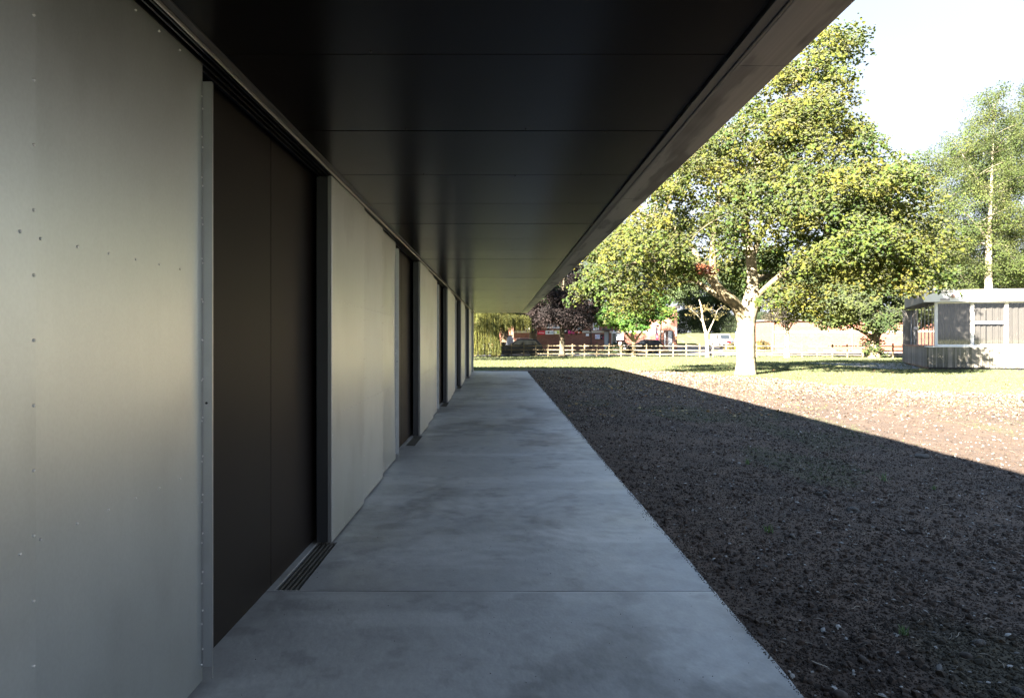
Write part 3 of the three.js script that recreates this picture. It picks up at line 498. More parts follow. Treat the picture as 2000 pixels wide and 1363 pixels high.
sign('poster', 'narrow black and crimson notice next to the grey door', 1173.5, 1179.3, 653.5, 663, (q, w, h) => { bgFill('#16121a')(q, w, h); q.fillStyle = '#902848'; q.fillRect(w * 0.6, h * 0.3, w * 0.4, h * 0.6); blob(q, w * 0.3, h * 0.5, w * 0.12, h * 0.06, '#e4e0e4'); });
sign('poster', 'small white notice above the white window frame', 1198, 1202.5, 645, 650.5, (q, w, h) => { bgFill('#dcdae4')(q, w, h); blob(q, w * 0.6, h * 0.6, w * 0.2, h * 0.2, '#8a90a8'); });
sign('mural_sign', 'tall cut-out sign of pale curling shapes on the wall end', 1317.8, 1322.6, 639, 666, (q, w, h) => { bgFill('#8a6a64')(q, w, h); for (let i = 0; i < 6; i++) blob(q, w * (0.35 + 0.3 * (i % 2)), h * (0.1 + 0.15 * i), w * 0.28, h * 0.09, i < 4 ? '#c4c0cc' : '#d8a878'); }, 83.9);
{ // notice board and round sign on one post
  const z = 78.5, x = X84(1211, z), g = thing('notice_board', 'white notice board on a dark post with a round sign below it', 'sign', [x, groundY(x, z), -z]);
  part('post', [cyl([0, -0.05, 0], [0, Y84(646, z), 0], 0.04, 0.04, 10)], MT.pipe, g);
  const mk = (w, h, y, draw, nm) => { const c = document.createElement('canvas'); c.width = 128; c.height = Math.round(128 * h / w); draw(c.getContext('2d'), c.width, c.height); const t = new THREE.CanvasTexture(c); t.colorSpace = THREE.SRGBColorSpace; const e = MT.white, m = new THREE.Mesh(new THREE.BoxGeometry(w, h, 0.04), [e, e, e, e, std({ map: t, roughness: 0.6 }), e]); m.position.set(0, y - g.position.y, 0.07); m.name = nm; g.add(m); };
  mk(0.72, 0.7, Y84(657.6, z), (q, w, h) => { bgFill('#eef2f2')(q, w, h); blob(q, w * 0.3, h * 0.45, w * 0.2, h * 0.3, '#b8c4c8'); q.fillStyle = '#2a3434'; q.fillRect(w * 0.74, h * 0.12, w * 0.09, h * 0.74); }, 'board');
  const disc = new THREE.CylinderGeometry(0.19, 0.19, 0.02, 24); disc.rotateX(Math.PI / 2); disc.translate(0, Y84(670.4, z) - g.position.y, 0.06); const dm = part('round_sign', disc, std({ color: lin(0.75, 0.35, 0.3), roughness: 0.5 }), g);
  const inner = new THREE.CylinderGeometry(0.13, 0.13, 0.01, 24); inner.rotateX(Math.PI / 2); inner.translate(0, Y84(670.4, z) - g.position.y, 0.077); part('sign_centre', inner, MT.white, dm);
  const dot = new THREE.CylinderGeometry(0.035, 0.035, 0.008, 12); dot.rotateX(Math.PI / 2); dot.translate(0, Y84(670.4, z) - g.position.y, 0.087); part('sign_mark', dot, MT.black, dm);
}
{ // feather flag
  const z = 80, x = X84(1283, z), g = thing('feather_flag', 'tall pink and white feather flag beside the drainpipe', 'flag', [x, groundY(x, z), -z]);
  part('pole', [limb([[-0.1, 0, 0], [-0.12, 1.2, 0], [-0.12, 2.2, 0], [-0.06, 3.0, 0]], [0.02, 0.018, 0.014, 0.008], 6)], MT.steel, g);
  const s = new THREE.Shape(); s.moveTo(0.0, 0.45); s.lineTo(0.28, 0.62); s.quadraticCurveTo(0.2, 1.8, 0.06, 2.9); s.quadraticCurveTo(-0.02, 3.02, -0.08, 2.9); s.quadraticCurveTo(-0.13, 1.8, -0.1, 0.7); s.closePath();
  const geo = new THREE.ExtrudeGeometry(s, { depth: 0.012, bevelEnabled: false, curveSegments: 10 }), p = geo.attributes.position, col = new Float32Array(p.count * 3);
  for (let i = 0; i < p.count; i++) { const y = p.getY(i), t = sm(1.75, 1.9, y); p.setZ(i, p.getZ(i) + 0.04 * Math.sin(y * 5)); const c = [mix(0.72, 0.6, t), mix(0.06, 0.42, t), mix(0.14, 0.5, t)]; col.set(c, i * 3); } geo.setAttribute('color', new THREE.BufferAttribute(col, 3)); geo.computeVertexNormals();
  part('flag_cloth', geo, std({ color: 0xffffff, vertexColors: true, roughness: 0.8, side: THREE.DoubleSide }), g);
}
{ // pillar sign beside the maple trunk
  const z = 72, x = X84(1442, z), g = thing('pillar_sign', 'upright white pillar sign with dark symbol and yellow foot beyond the maple trunk', 'sign', [x, groundY(x, z), -z]);
  part('post', [bx(-0.04, 0.04, -0.05, 0.6, -0.06, -0.02)], MT.steel, g);
  part('yellow_panel', [rbx(-0.3, 0.3, 0.5, 0.98, -0.05, 0.05, 0.01, 1)], std({ color: lin(0.7, 0.5, 0.02), roughness: 0.5 }), g); part('white_panel', [rbx(-0.3, 0.3, 0.99, 1.72, -0.05, 0.05, 0.01, 1)], MT.white, g);
  const top = part('symbol_panel', [rbx(-0.3, 0.3, 1.73, 2.45, -0.05, 0.05, 0.01, 1)], std({ color: lin(0.02, 0.03, 0.06), roughness: 0.5 }), g); part('symbol', [rbx(-0.22, 0.1, 2.02, 2.1, 0.051, 0.06, 0.004, 1), rbx(-0.22, -0.14, 2.1, 2.3, 0.051, 0.06, 0.004, 1), rbx(-0.22, 0.2, 2.3, 2.37, 0.051, 0.06, 0.004, 1), rbx(-0.22, 0.2, 1.8, 1.92, 0.051, 0.06, 0.004, 1)], MT.white, top);
}
{ // leaning grey banner behind the car
  const z = 73, x = X84(996, z), g = thing('banner_board', 'pale grey tapering banner board behind the dark parked car', 'sign', [x, groundY(x, z), -z]);
  const s = new THREE.Shape(); s.moveTo(-0.55, 0.5); s.lineTo(0.42, 0.5); s.lineTo(0.36, 1.75); s.quadraticCurveTo(0, 2.2, -0.3, 1.7); s.closePath();
  part('panel', [new THREE.ExtrudeGeometry(s, { depth: 0.05, bevelEnabled: false })], std({ color: lin(0.42, 0.42, 0.46), roughness: 0.7 }), g); part('cap', [rbx(-0.25, 0.3, 1.93, 2.06, -0.02, 0.07, 0.02, 1)], MT.pipe, g);
  part('foot', [bx(-0.3, -0.24, -0.05, 0.5, 0, 0.05), bx(0.24, 0.3, -0.05, 0.5, 0, 0.05)], MT.steel, g); part('lettering', [0, 1, 2, 3, 4].map((i) => bx(-0.12, 0.3, 1.5 - i * 0.13, 1.53 - i * 0.13, 0.051, 0.056)), MT.pipe, g, 'stuff');
}

// ---------------------------------------------------------------- fence
{
  const fz = (px) => mix(64.6, 58.8, (px - 925) / 840), posts = []; let px = 880; while (px < 1830) { posts.push(px); px += px < 1220 ? 23.8 : px < 1400 ? 26 : 29.6; }
  const p0 = at(880, 0, fz(880)), g = thing('timber_fence', 'weathered timber post-and-rail fence along the road edge of the lawn', 'fence', [p0.x, 0, p0.z]); reseed(606);
  const woods = [0, 1, 2].map((i) => std({ map: rep(T.bark, 0.8, 2, i * 0.3), color: lin([0.66, 0.55, 0.46][i], [0.6, 0.49, 0.4][i], [0.47, 0.38, 0.31][i]), roughness: 0.95 }));
  const L = posts.map((q) => { const v = at(q, 0, fz(q)); return new THREE.Vector3(v.x, groundY(v.x, -v.z), v.z); });
  L.forEach((v, i) => { const m = part('post', [rbx(-0.055, 0.055, -0.2, 1.22, -0.05, 0.05, 0.012, 1)], woods[i % 3], g); m.position.set(v.x - p0.x, v.y, v.z - p0.z); m.rotation.set(rr(-0.02, 0.02), rr(-0.15, 0.15), rr(-0.025, 0.025)); m.scale.y = rr(0.96, 1.06); });
  for (let i = 0; i + 1 < L.length; i++) for (const h of [0.26, 0.64, 1.02]) { const a = L[i], b = L[i + 1], len = a.distanceTo(b), m = part('rail', [rbx(-len / 2 - 0.06, len / 2 + 0.06, -0.048, 0.048, -0.02, 0.02, 0.008, 1)], woods[Math.floor(R() * 3)], g); m.position.set((a.x + b.x) / 2 - p0.x, (a.y + b.y) / 2 + h + rr(-0.015, 0.015), (a.z + b.z) / 2 - p0.z + 0.075 + (i % 2) * 0.004); m.rotation.y = -Math.atan2(b.z - a.z, b.x - a.x); m.rotation.z = rr(-0.012, 0.012); }
}

// ---------------------------------------------------------------- vehicles (nose towards -x, built round the middle of the wheelbase)
function vehicle(name, label, o) {
  const g = thing(name, label, o.cat || 'car', o.pos, o.turn || 0), W = o.w, paint = phy({ color: lin(...o.color), roughness: 0.3, metalness: o.metal ?? 0, clearcoat: 0.4, clearcoatRoughness: 0.1, specularIntensity: 0.5 });
  const hull = (pts, w, bev) => { const s = new THREE.Shape(); s.moveTo(...pts[0]); s.splineThru ? null : null; for (const p of pts.slice(1)) p.length === 4 ? s.quadraticCurveTo(...p) : s.lineTo(...p); s.closePath(); const e = new THREE.ExtrudeGeometry(s, { depth: w - 2 * bev, bevelEnabled: true, bevelSize: bev, bevelThickness: bev, bevelOffset: -bev, bevelSegments: 3, curveSegments: 10 }); e.translate(0, 0, -(w - 2 * bev) / 2); return e; };
  part('body', [hull(o.body, W, 0.07)], paint, g);
  const cab = part('cabin', [hull(o.cabin, W - 0.16, 0.1)], paint, g);
  for (const [i, pts] of o.windows.entries()) for (const s of [-1, 1]) { const sh = new THREE.Shape(); sh.moveTo(...pts[0]); pts.slice(1).forEach((p) => sh.lineTo(...p)); sh.closePath(); const e = new THREE.ExtrudeGeometry(sh, { depth: 0.012, bevelEnabled: false }); e.translate(0, 0, s > 0 ? (W - 0.16) / 2 - 0.004 : -(W - 0.16) / 2 - 0.008); part('side_window', e, MT.glassDark, g); }
  for (const [nm, a, b] of [['windscreen', o.front[0], o.front[1]], ['rear_window', o.rear[0], o.rear[1]]]) { const d = new THREE.Vector2(b[0] - a[0], b[1] - a[1]), len = d.length(), e = new THREE.BoxGeometry(0.02, len, W - 0.42); e.rotateZ(Math.atan2(d.y, d.x) - Math.PI / 2); e.translate((a[0] + b[0]) / 2, (a[1] + b[1]) / 2, 0); part(nm, e, MT.glassDark, g); }
  for (const x of o.axles) for (const s of [-1, 1]) {
    const wz = s * (W / 2 - 0.1), ty = new THREE.TorusGeometry(o.wheel - 0.09, 0.1, 10, 28); ty.scale(1, 1, 1.15); ty.translate(x, o.wheel, wz); const wheel = part('wheel', ty, MT.black, g);
    const rim = new THREE.CylinderGeometry(o.wheel - 0.14, o.wheel - 0.14, 0.14, 20); rim.rotateX(Math.PI / 2); rim.translate(x, o.wheel, wz); part('rim', [rim, ...[0, 1, 2, 3, 4].map((k) => { const b = new THREE.BoxGeometry(0.05, (o.wheel - 0.12) * 2, 0.02); b.rotateZ(k * Math.PI / 5); b.translate(x, o.wheel, wz + s * 0.075); return b; })], o.rim || MT.steel, wheel);
    const arch = new THREE.CylinderGeometry(o.wheel + 0.06, o.wheel + 0.06, 0.02, 24); arch.rotateX(Math.PI / 2); arch.translate(x, o.wheel, s * (W / 2 - 0.002)); part('wheel_arch', arch, MT.black, g);
  }
  const x0 = o.len / 2;
  for (const s of [-1, 1]) {
    part('headlight', [rbx(-x0 - 0.01, -x0 + 0.22, o.lamp, o.lamp + 0.14, s * (W / 2 - 0.24) - 0.19, s * (W / 2 - 0.24) + 0.215, 0.03)], std({ color: lin(0.6, 0.62, 0.65), roughness: 0.15, metalness: 0.3 }), g);
    part('tail_light', [rbx(x0 - 0.16, x0 + 0.012, o.tail, o.tail + (o.tailH || 0.16), s * (W / 2 - 0.16) - 0.12, s * (W / 2 - 0.16) + 0.145, 0.03)], std({ color: lin(0.5, 0.02, 0.015), roughness: 0.2 }), g);
    part('door_mirror', [rbx(o.mirror[0] - 0.07, o.mirror[0] + 0.07, o.mirror[1], o.mirror[1] + 0.13, s * (W / 2 + 0.06) - 0.1, s * (W / 2 + 0.06) + 0.1, 0.04)], paint, g);
    for (const hx of o.handles || []) part('door_handle', [rbx(hx - 0.09, hx + 0.09, o.belt - 0.12, o.belt - 0.09, s * W / 2 - 0.02, s * W / 2 + 0.02, 0.01)], paint, g);
  }
  part('bumper', [rbx(-x0 - 0.05, -x0 + 0.1, 0.28, 0.5, -W / 2 + 0.06, W / 2 - 0.06, 0.05)], MT.black, g); part('bumper', [rbx(x0 - 0.1, x0 + 0.06, 0.3, 0.52, -W / 2 + 0.06, W / 2 - 0.06, 0.05)], MT.black, g);
  part('number_plate', [bx(x0 + 0.02, x0 + 0.068, o.plate || 0.6, (o.plate || 0.6) + 0.11, -0.26, 0.26)], std({ color: lin(0.7, 0.55, 0.05), roughness: 0.5 }), g); part('number_plate', [bx(-x0 - 0.06, -x0 - 0.02, 0.42, 0.53, -0.26, 0.26)], MT.white, g);
  if (o.extra) o.extra(g, paint); return g;
}
const hatch = (L, H) => ({
  len: L, w: 1.82, wheel: 0.34, axles: [-L * 0.3, L * 0.29], lamp: 0.68, tail: 0.86, belt: 0.98, mirror: [-L * 0.19, 0.98], handles: [0.12, 0.98],
  body: [[-L / 2, 0.34], [-L / 2 + 0.02, 0.62], [-L / 2 + 0.08, 0.84, -L / 2 + 0.35, 0.9], [-L * 0.22, 1.02], [L * 0.3, 1.06], [L / 2 - 0.05, 1.05], [L / 2, 0.8], [L / 2 - 0.02, 0.36], [L / 2 - 0.25, 0.24], [-L / 2 + 0.3, 0.22]],
  cabin: [[-L * 0.24, 0.98], [-L * 0.08, H - 0.08], [-L * 0.02, H, L * 0.08, H], [L * 0.28, H - 0.04], [L * 0.36, H - 0.08], [L * 0.47, 1.04], [L * 0.44, 0.96], [-L * 0.2, 0.92]],
  windows: [[[-L * 0.19, 1.05], [-L * 0.075, H - 0.14], [L * 0.05, H - 0.1], [L * 0.05, 1.05]], [[L * 0.07, 1.05], [L * 0.07, H - 0.1], [L * 0.24, H - 0.13], [L * 0.27, 1.05]], [[L * 0.29, 1.06], [L * 0.26, H - 0.14], [L * 0.33, H - 0.17], [L * 0.4, 1.06]]],
  front: [[-L * 0.235, 1.04], [-L * 0.09, H - 0.1]], rear: [[L * 0.475, 1.08], [L * 0.375, H - 0.1]],
});
{
  const z = 67.6, x = X84(1016, z); vehicle('parked_car', 'dark navy estate car parked side-on behind the fence beside the willow', { ...hatch(4.4, 1.62), pos: [x, groundY(x, z) + 0.03, -z], color: [0.008, 0.009, 0.014], extra: (g, p) => part('roof_rail', [-0.62, 0.62].map((s) => limb([[-0.4, 1.6, s], [-0.3, 1.67, s], [1.1, 1.65, s], [1.25, 1.58, s]], [0.02, 0.02, 0.02, 0.02], 6)), MT.steel, g) });
  const z2 = 78.2, x2 = X84(1256, z2); vehicle('parked_car', 'black hatchback parked against the brick wall behind the bright green maple', { ...hatch(4.2, 1.5), pos: [x2, groundY(x2, z2) + 0.03, -z2], color: [0.006, 0.006, 0.007], turn: 0.12 });
}
const vanShape = (L, H) => ({
  cat: 'van', len: L, w: 1.75, wheel: 0.31, axles: [-L * 0.3, L * 0.3], lamp: 0.7, tail: 0.75, tailH: 0.4, belt: 1.0, mirror: [-L * 0.24, 1.05], handles: [-0.2], plate: 0.62,
  body: [[-L / 2, 0.32], [-L / 2 + 0.02, 0.7], [-L / 2 + 0.1, 0.92, -L / 2 + 0.4, 0.98], [-L * 0.26, 1.06], [L / 2, 1.08], [L / 2, 0.34], [L / 2 - 0.2, 0.24], [-L / 2 + 0.3, 0.22]],
  cabin: [[-L * 0.3, 1.02], [-L * 0.14, H - 0.06], [-L * 0.1, H, 0, H], [L / 2 - 0.1, H - 0.02], [L / 2 - 0.02, H - 0.1], [L / 2 - 0.01, 1.0], [-L * 0.2, 0.95]],
  windows: [[[-L * 0.24, 1.08], [-L * 0.135, H - 0.16], [0, H - 0.14], [0, 1.08]]], front: [[-L * 0.295, 1.08], [-L * 0.15, H - 0.1]], rear: [[L / 2 - 0.002, 1.15], [L / 2 - 0.03, H - 0.2]],
});
{
  const z = 94, x = X84(1411, z); vehicle('white_van', 'small white van with a red bonnet badge seen end-on at the foot of the bank', { ...vanShape(4.1, 1.85), pos: [x, groundY(x, z) + 0.03, -z], color: [0.7, 0.7, 0.72], turn: Math.PI / 2 + 0.1, metal: 0, extra: (g, p) => part('badge', [rbx(-2.12, -1.95, 0.6, 0.85, -0.28, 0.28, 0.04)], std({ color: lin(0.5, 0.05, 0.05), roughness: 0.4 }), g) });
  const z2 = 74, x2 = X84(955, z2); vehicle('white_van', 'white van half hidden behind the hanging willow strands', { ...vanShape(4.3, 1.95), pos: [x2, groundY(x2, z2) + 0.03, -z2], color: [0.68, 0.66, 0.66], turn: -Math.PI / 2 - 0.1, metal: 0 });
}

// ---------------------------------------------------------------- cabin on the lawn
{
  const A = [22.75, 36.3], u = [0.971, -0.24], nrm = [0.24, 0.971], C = [26.8, 45.4], g = thing('lawn_cabin', 'single-storey timber cabin with white window frames, grey board base and flat roof', 'cabin', [A[0], 0, -A[1]]);
  const Lc = (x, d) => [x - A[0], -(d - A[1])];
  const F = (s, o = 0) => [A[0] + u[0] * s + nrm[0] * o, A[1] + u[1] * s + nrm[1] * o];
  const B = F(10), D = [B[0] + 3.6, B[1] + 9.5], slen = Math.hypot(C[0] - A[0], C[1] - A[1]), w = [(C[0] - A[0]) / slen, (C[1] - A[1]) / slen], wn = [w[1], -w[0]];
  const Sd = (s, o = 0) => [A[0] + w[0] * s + wn[0] * o, A[1] + w[1] * s + wn[1] * o];   // along the side, o towards the inside
  const between = (p, q, y0, y1, t, out = 0) => { const a = Lc(...p), b = Lc(...q), len = Math.hypot(b[0] - a[0], b[1] - a[1]), e = bx(0, len, y0, y1, -t, out); e.rotateY(-Math.atan2(b[1] - a[1], b[0] - a[0])); e.translate(a[0], 0, a[1]); return e; };
  const poly = (pts, y0, y1) => { const s = new THREE.Shape(); pts.forEach((p, i) => { const q = Lc(...p); i ? s.lineTo(q[0], -q[1]) : s.moveTo(q[0], -q[1]); }); s.closePath(); const e = new THREE.ExtrudeGeometry(s, { depth: y1 - y0, bevelEnabled: false }); e.rotateX(-Math.PI / 2); e.translate(0, y0, 0); return e; };
  const woodGrey = [0, 1, 2].map((i) => std({ map: rep(T.bark, 0.35, 0.12, i * 0.37), color: lin([0.72, 0.66, 0.77][i], [0.74, 0.68, 0.79][i], [0.8, 0.73, 0.85][i]), roughness: 0.9 }));
  const paint = std({ color: lin(0.72, 0.71, 0.69), roughness: 0.6, bumpMap: rep(T.fine, 1, 1), bumpScale: 0.001 }), brown = std({ color: lin(0.2, 0.1, 0.06), roughness: 0.7 }), capm = std({ color: lin(0.18, 0.17, 0.16), roughness: 0.8 });
  part('floor', [poly([F(0.1, 0.12), F(9.9, 0.12), D, C], 0.08, 0.2)], capm, g);
  part('base_backing', [between(F(0.03, 0.03), F(10, 0.03), 0.1, 1.17, 0.1), between(Sd(slen), Sd(0.02), 0.1, 1.17, 0.1)], woodGrey[0], g);
  for (let v = 0; v < 3; v++) { // narrow vertical boards, too fine to pick apart from here
    const L = []; reseed(910 + v); for (let i = 0; i < 153; i++) { if (Math.floor(hash2(i, 77) * 3) !== v) continue; const s = i * 0.065, y = rr(0.09, 0.11); L.push(between(F(s + 0.001), F(s + 0.064), y, 1.165, 0.0, 0.022 + rr(0, 0.0015))); if (s < slen - 0.1) L.push(between(Sd(s + 0.063), Sd(s + 0.001), y, 1.165, 0.0, 0.022 + rr(0, 0.0015))); }
    part('cladding', L.map((e) => e), woodGrey[v], g, 'stuff');
  }
  part('sill', [between(F(-0.04), F(10.02), 1.168, 1.225, 0.34, 0.05)], paint, g); part('ledge', [between(Sd(slen), Sd(0.05), 1.17, 1.23, 0.5, 0.05)], brown, g);
  part('plinth', [between(F(0.1, 0.1), F(10, 0.1), -0.1, 0.09, 0.1), between(Sd(slen, 0.1), Sd(0.1, 0.1), -0.1, 0.09, 0.1)], MT.black, g);
  // front glazing
  const marks = [0.5, 2.2, 3.78, 5.4, 7.0, 8.6, 9.9], o = 0.25, y0 = 1.26, y1 = 3.53;
  for (let i = 0; i + 1 < marks.length; i++) {
    const win = new THREE.Group(); win.name = 'window'; g.add(win); const a = marks[i] + 0.07, b = marks[i + 1] - 0.07;
    part('pane', [between(F(a, o + 0.05), F(b, o + 0.05), y0 + 0.04, y1 - 0.03, 0.008)], phy({ color: 0xffffff, transmission: 1, thickness: 0, roughness: 0.02, ior: 1.5 }), win);
    const fr = [between(F(a, o), F(b, o), 1.226, y0 + 0.05, 0.1), between(F(a, o), F(b, o), y1 - 0.04, y1 + 0.02, 0.1)]; if (i === 1) fr.push(between(F(a, o), F(b, o), 2.4, 2.52, 0.09)); part('window_frame', fr, paint, win);
    // curtain with soft folds
    const cp = [], ci = [], cu = [], n = 60; for (let k = 0; k <= n; k++) { const s = mix(a - 0.05, b + 0.05, k / n), q = Lc(...F(s, o + 0.24 + 0.035 * Math.sin(s * 21 + i) + 0.02 * Math.sin(s * 47))); cp.push(q[0], y0 - 0.02, q[1], q[0], y1 - 0.06, q[1]); cu.push(s, 0, s, 2); if (k < n && !(i === 1 && k === 26)) { const m = k * 2; ci.push(m, m + 2, m + 1, m + 1, m + 2, m + 3); } }
    const cg = new THREE.BufferGeometry(); cg.setAttribute('position', new THREE.Float32BufferAttribute(cp, 3)); cg.setAttribute('uv', new THREE.Float32BufferAttribute(cu, 2)); cg.setIndex(ci); cg.computeVertexNormals();
    part('curtain', cg, std({ color: lin(0.034, 0.032, 0.029), roughness: 1, side: THREE.DoubleSide, bumpMap: rep(T.fine, 3, 3), bumpScale: 0.002 }), win);
  }
  marks.forEach((s, i) => part('window_post', [between(F(s - 0.068, o - 0.02), F(s + 0.068, o - 0.02), 1.226, y1 + 0.02, 0.14)], i ? paint : std({ color: lin(0.55, 0.57, 0.6), roughness: 0.5, metalness: 0.3 }), g));
  // side glazing with thin posts
  const sw = new THREE.Group(); sw.name = 'side_window'; g.add(sw); part('pane', [between(Sd(slen - 0.3, 0.42), Sd(0.75, 0.42), 1.235, 3.5, 0.008)], phy({ color: 0xffffff, transmission: 1, thickness: 0, roughness: 0.02, ior: 1.5 }), sw);
  for (const s of [1.4, 2.6, 3.9, 5.2, 6.6, 8.0, 9.4]) part('side_post', [between(Sd(s + 0.03, 0.4), Sd(s - 0.03, 0.4), 1.232, 3.52, 0.07)], std({ color: lin(0.4, 0.4, 0.42), roughness: 0.6 }), sw);
  part('transom', [between(Sd(8.0, 0.39), Sd(6.6, 0.39), 2.2, 2.36, 0.06)], std({ color: lin(0.35, 0.35, 0.38), roughness: 0.6 }), sw);
  part('inner_wall', [between(F(9.9, 0.3), D, 0.2, 3.5, 0.1), between(D, C, 0.2, 3.5, 0.1)], std({ color: lin(0.3, 0.28, 0.25), roughness: 0.9 }), g);
  // flat roof with stepped fascia
  const e = 0.12; part('roof', [poly([F(-0.2, -e), F(10.3, -e), [D[0] + 0.3, D[1] + 0.3], [C[0] + 0.3, C[1] + 0.3], Sd(slen * 0.78, -e), Sd(0, -e)], 3.57, 4.15)], capm, g);
  part('fascia', [between(F(-0.22, -e - 0.002), F(10.3, -e - 0.002), 3.56, 4.03, 0.0, 0.03), between(F(-0.22, -e - 0.002), F(10.3, -e - 0.002), 4.065, 4.16, 0.0, 0.05)], paint, g); part('fascia_strip', [between(F(-0.22, -e - 0.002), F(10.3, -e - 0.002), 4.03, 4.065, 0.0, 0.02)], brown, g); part('roof_cap', [between(F(-0.25, -e - 0.01), F(10.3, -e - 0.01), 4.161, 4.19, 0.3, 0.07)], capm, g);
  for (let v = 0; v < 3; v++) { const L = []; for (let i = v; i < 100; i += 3) { const s = i * 0.1; if (s < slen * 0.78 - 0.1) L.push(between(Sd(s + 0.096, -e - 0.004), Sd(s + 0.004, -e - 0.004), 3.56, 4.13, 0, 0.025)); } part('side_fascia', L, woodGrey[v], g, 'stuff'); }
  { const q = Lc(...F(1.15, -e - 0.06)), l = new THREE.SphereGeometry(0.11, 16, 10); l.scale(1, 1, 0.7); l.translate(q[0], 3.86, q[1]); part('bulkhead_lamp', l, std({ color: lin(0.45, 0.3, 0.26), roughness: 0.4 }), g); }
  part('vent_plate', [between(F(0.55, -e - 0.034), F(1.0, -e - 0.034), 3.62, 3.74, 0, 0.02)], std({ color: lin(0.4, 0.36, 0.35), roughness: 0.6 }), g);
}
{ const P = (x, d) => groundY(x, d) + 0.03; const apron = sheet('apron', range(20.9, 27.5, 10), range(36.8, 46.5, 12), P, null, std({ color: lin(0.2, 0.19, 0.18), roughness: 0.95, bumpMap: T.fine, bumpScale: 0.004 })); apron.name = 'pavement_001'; }

// ---------------------------------------------------------------- trees
const leafMat = phy({ color: 0xffffff, roughness: 0.95, transmission: 0.55, thickness: 0, specularIntensity: 0.25, side: THREE.DoubleSide });
const bark = (c, bump = 0.02) => std({ map: rep(T.bark, 0.5, 0.4), color: lin(...c), roughness: 0.95, bumpMap: rep(T.barkBump, 0.5, 0.6), bumpScale: bump });
const leafFar = std({ color: 0xffffff, roughness: 1, side: THREE.DoubleSide });
const BARK = { pale: bark([1, 1, 0.98]), grey: bark([0.55, 0.53, 0.47]), brown: bark([0.4, 0.33, 0.25]), white: bark([1.15, 1.12, 1.05]) };
function ovalLeaf(len, wid, cup) { const g = new THREE.BufferGeometry(); g.setAttribute('position', new THREE.Float32BufferAttribute([0, 0, 0, 0.45 * len, cup, wid / 2, 0.45 * len, cup, -wid / 2, len, 0, 0], 3)); g.setAttribute('uv', new THREE.Float32BufferAttribute([0, 0.5, 0.5, 1, 0.5, 0, 1, 0.5], 2)); g.setIndex([0, 1, 2, 1, 3, 2]); g.computeVertexNormals(); return g; }
function sprig(n, kind, size, s, spread = 1) {                   // a twig's worth of leaves, about 2.5 leaf lengths across
  reseed(s); const l = [];
  for (let i = 0; i < n; i++) {
    const k = size * rr(0.7, 1.25), g = kind === 'lobed' ? lobedLeaf(k, k * 1.05, rr(0.1, 0.5)) : ovalLeaf(k, k * rr(0.5, 0.7), k * 0.12);
    g.rotateX(rr(-0.7, 0.7)); g.rotateZ(rr(-1.0, 0.25)); g.rotateY(rr(0, 6.283)); g.translate(rr(-1, 1) * size * 1.9 * spread, rr(-0.9, 0.9) * size * spread, rr(-1, 1) * size * 1.9 * spread); l.push(g);
  }
  return join(l);
}
const SPRIGS = {};
const sprigOf = (kind, size, n) => (SPRIGS[kind + size + n] ||= sprig(n, kind, size, 300 + Math.round(size * 1000) + n));
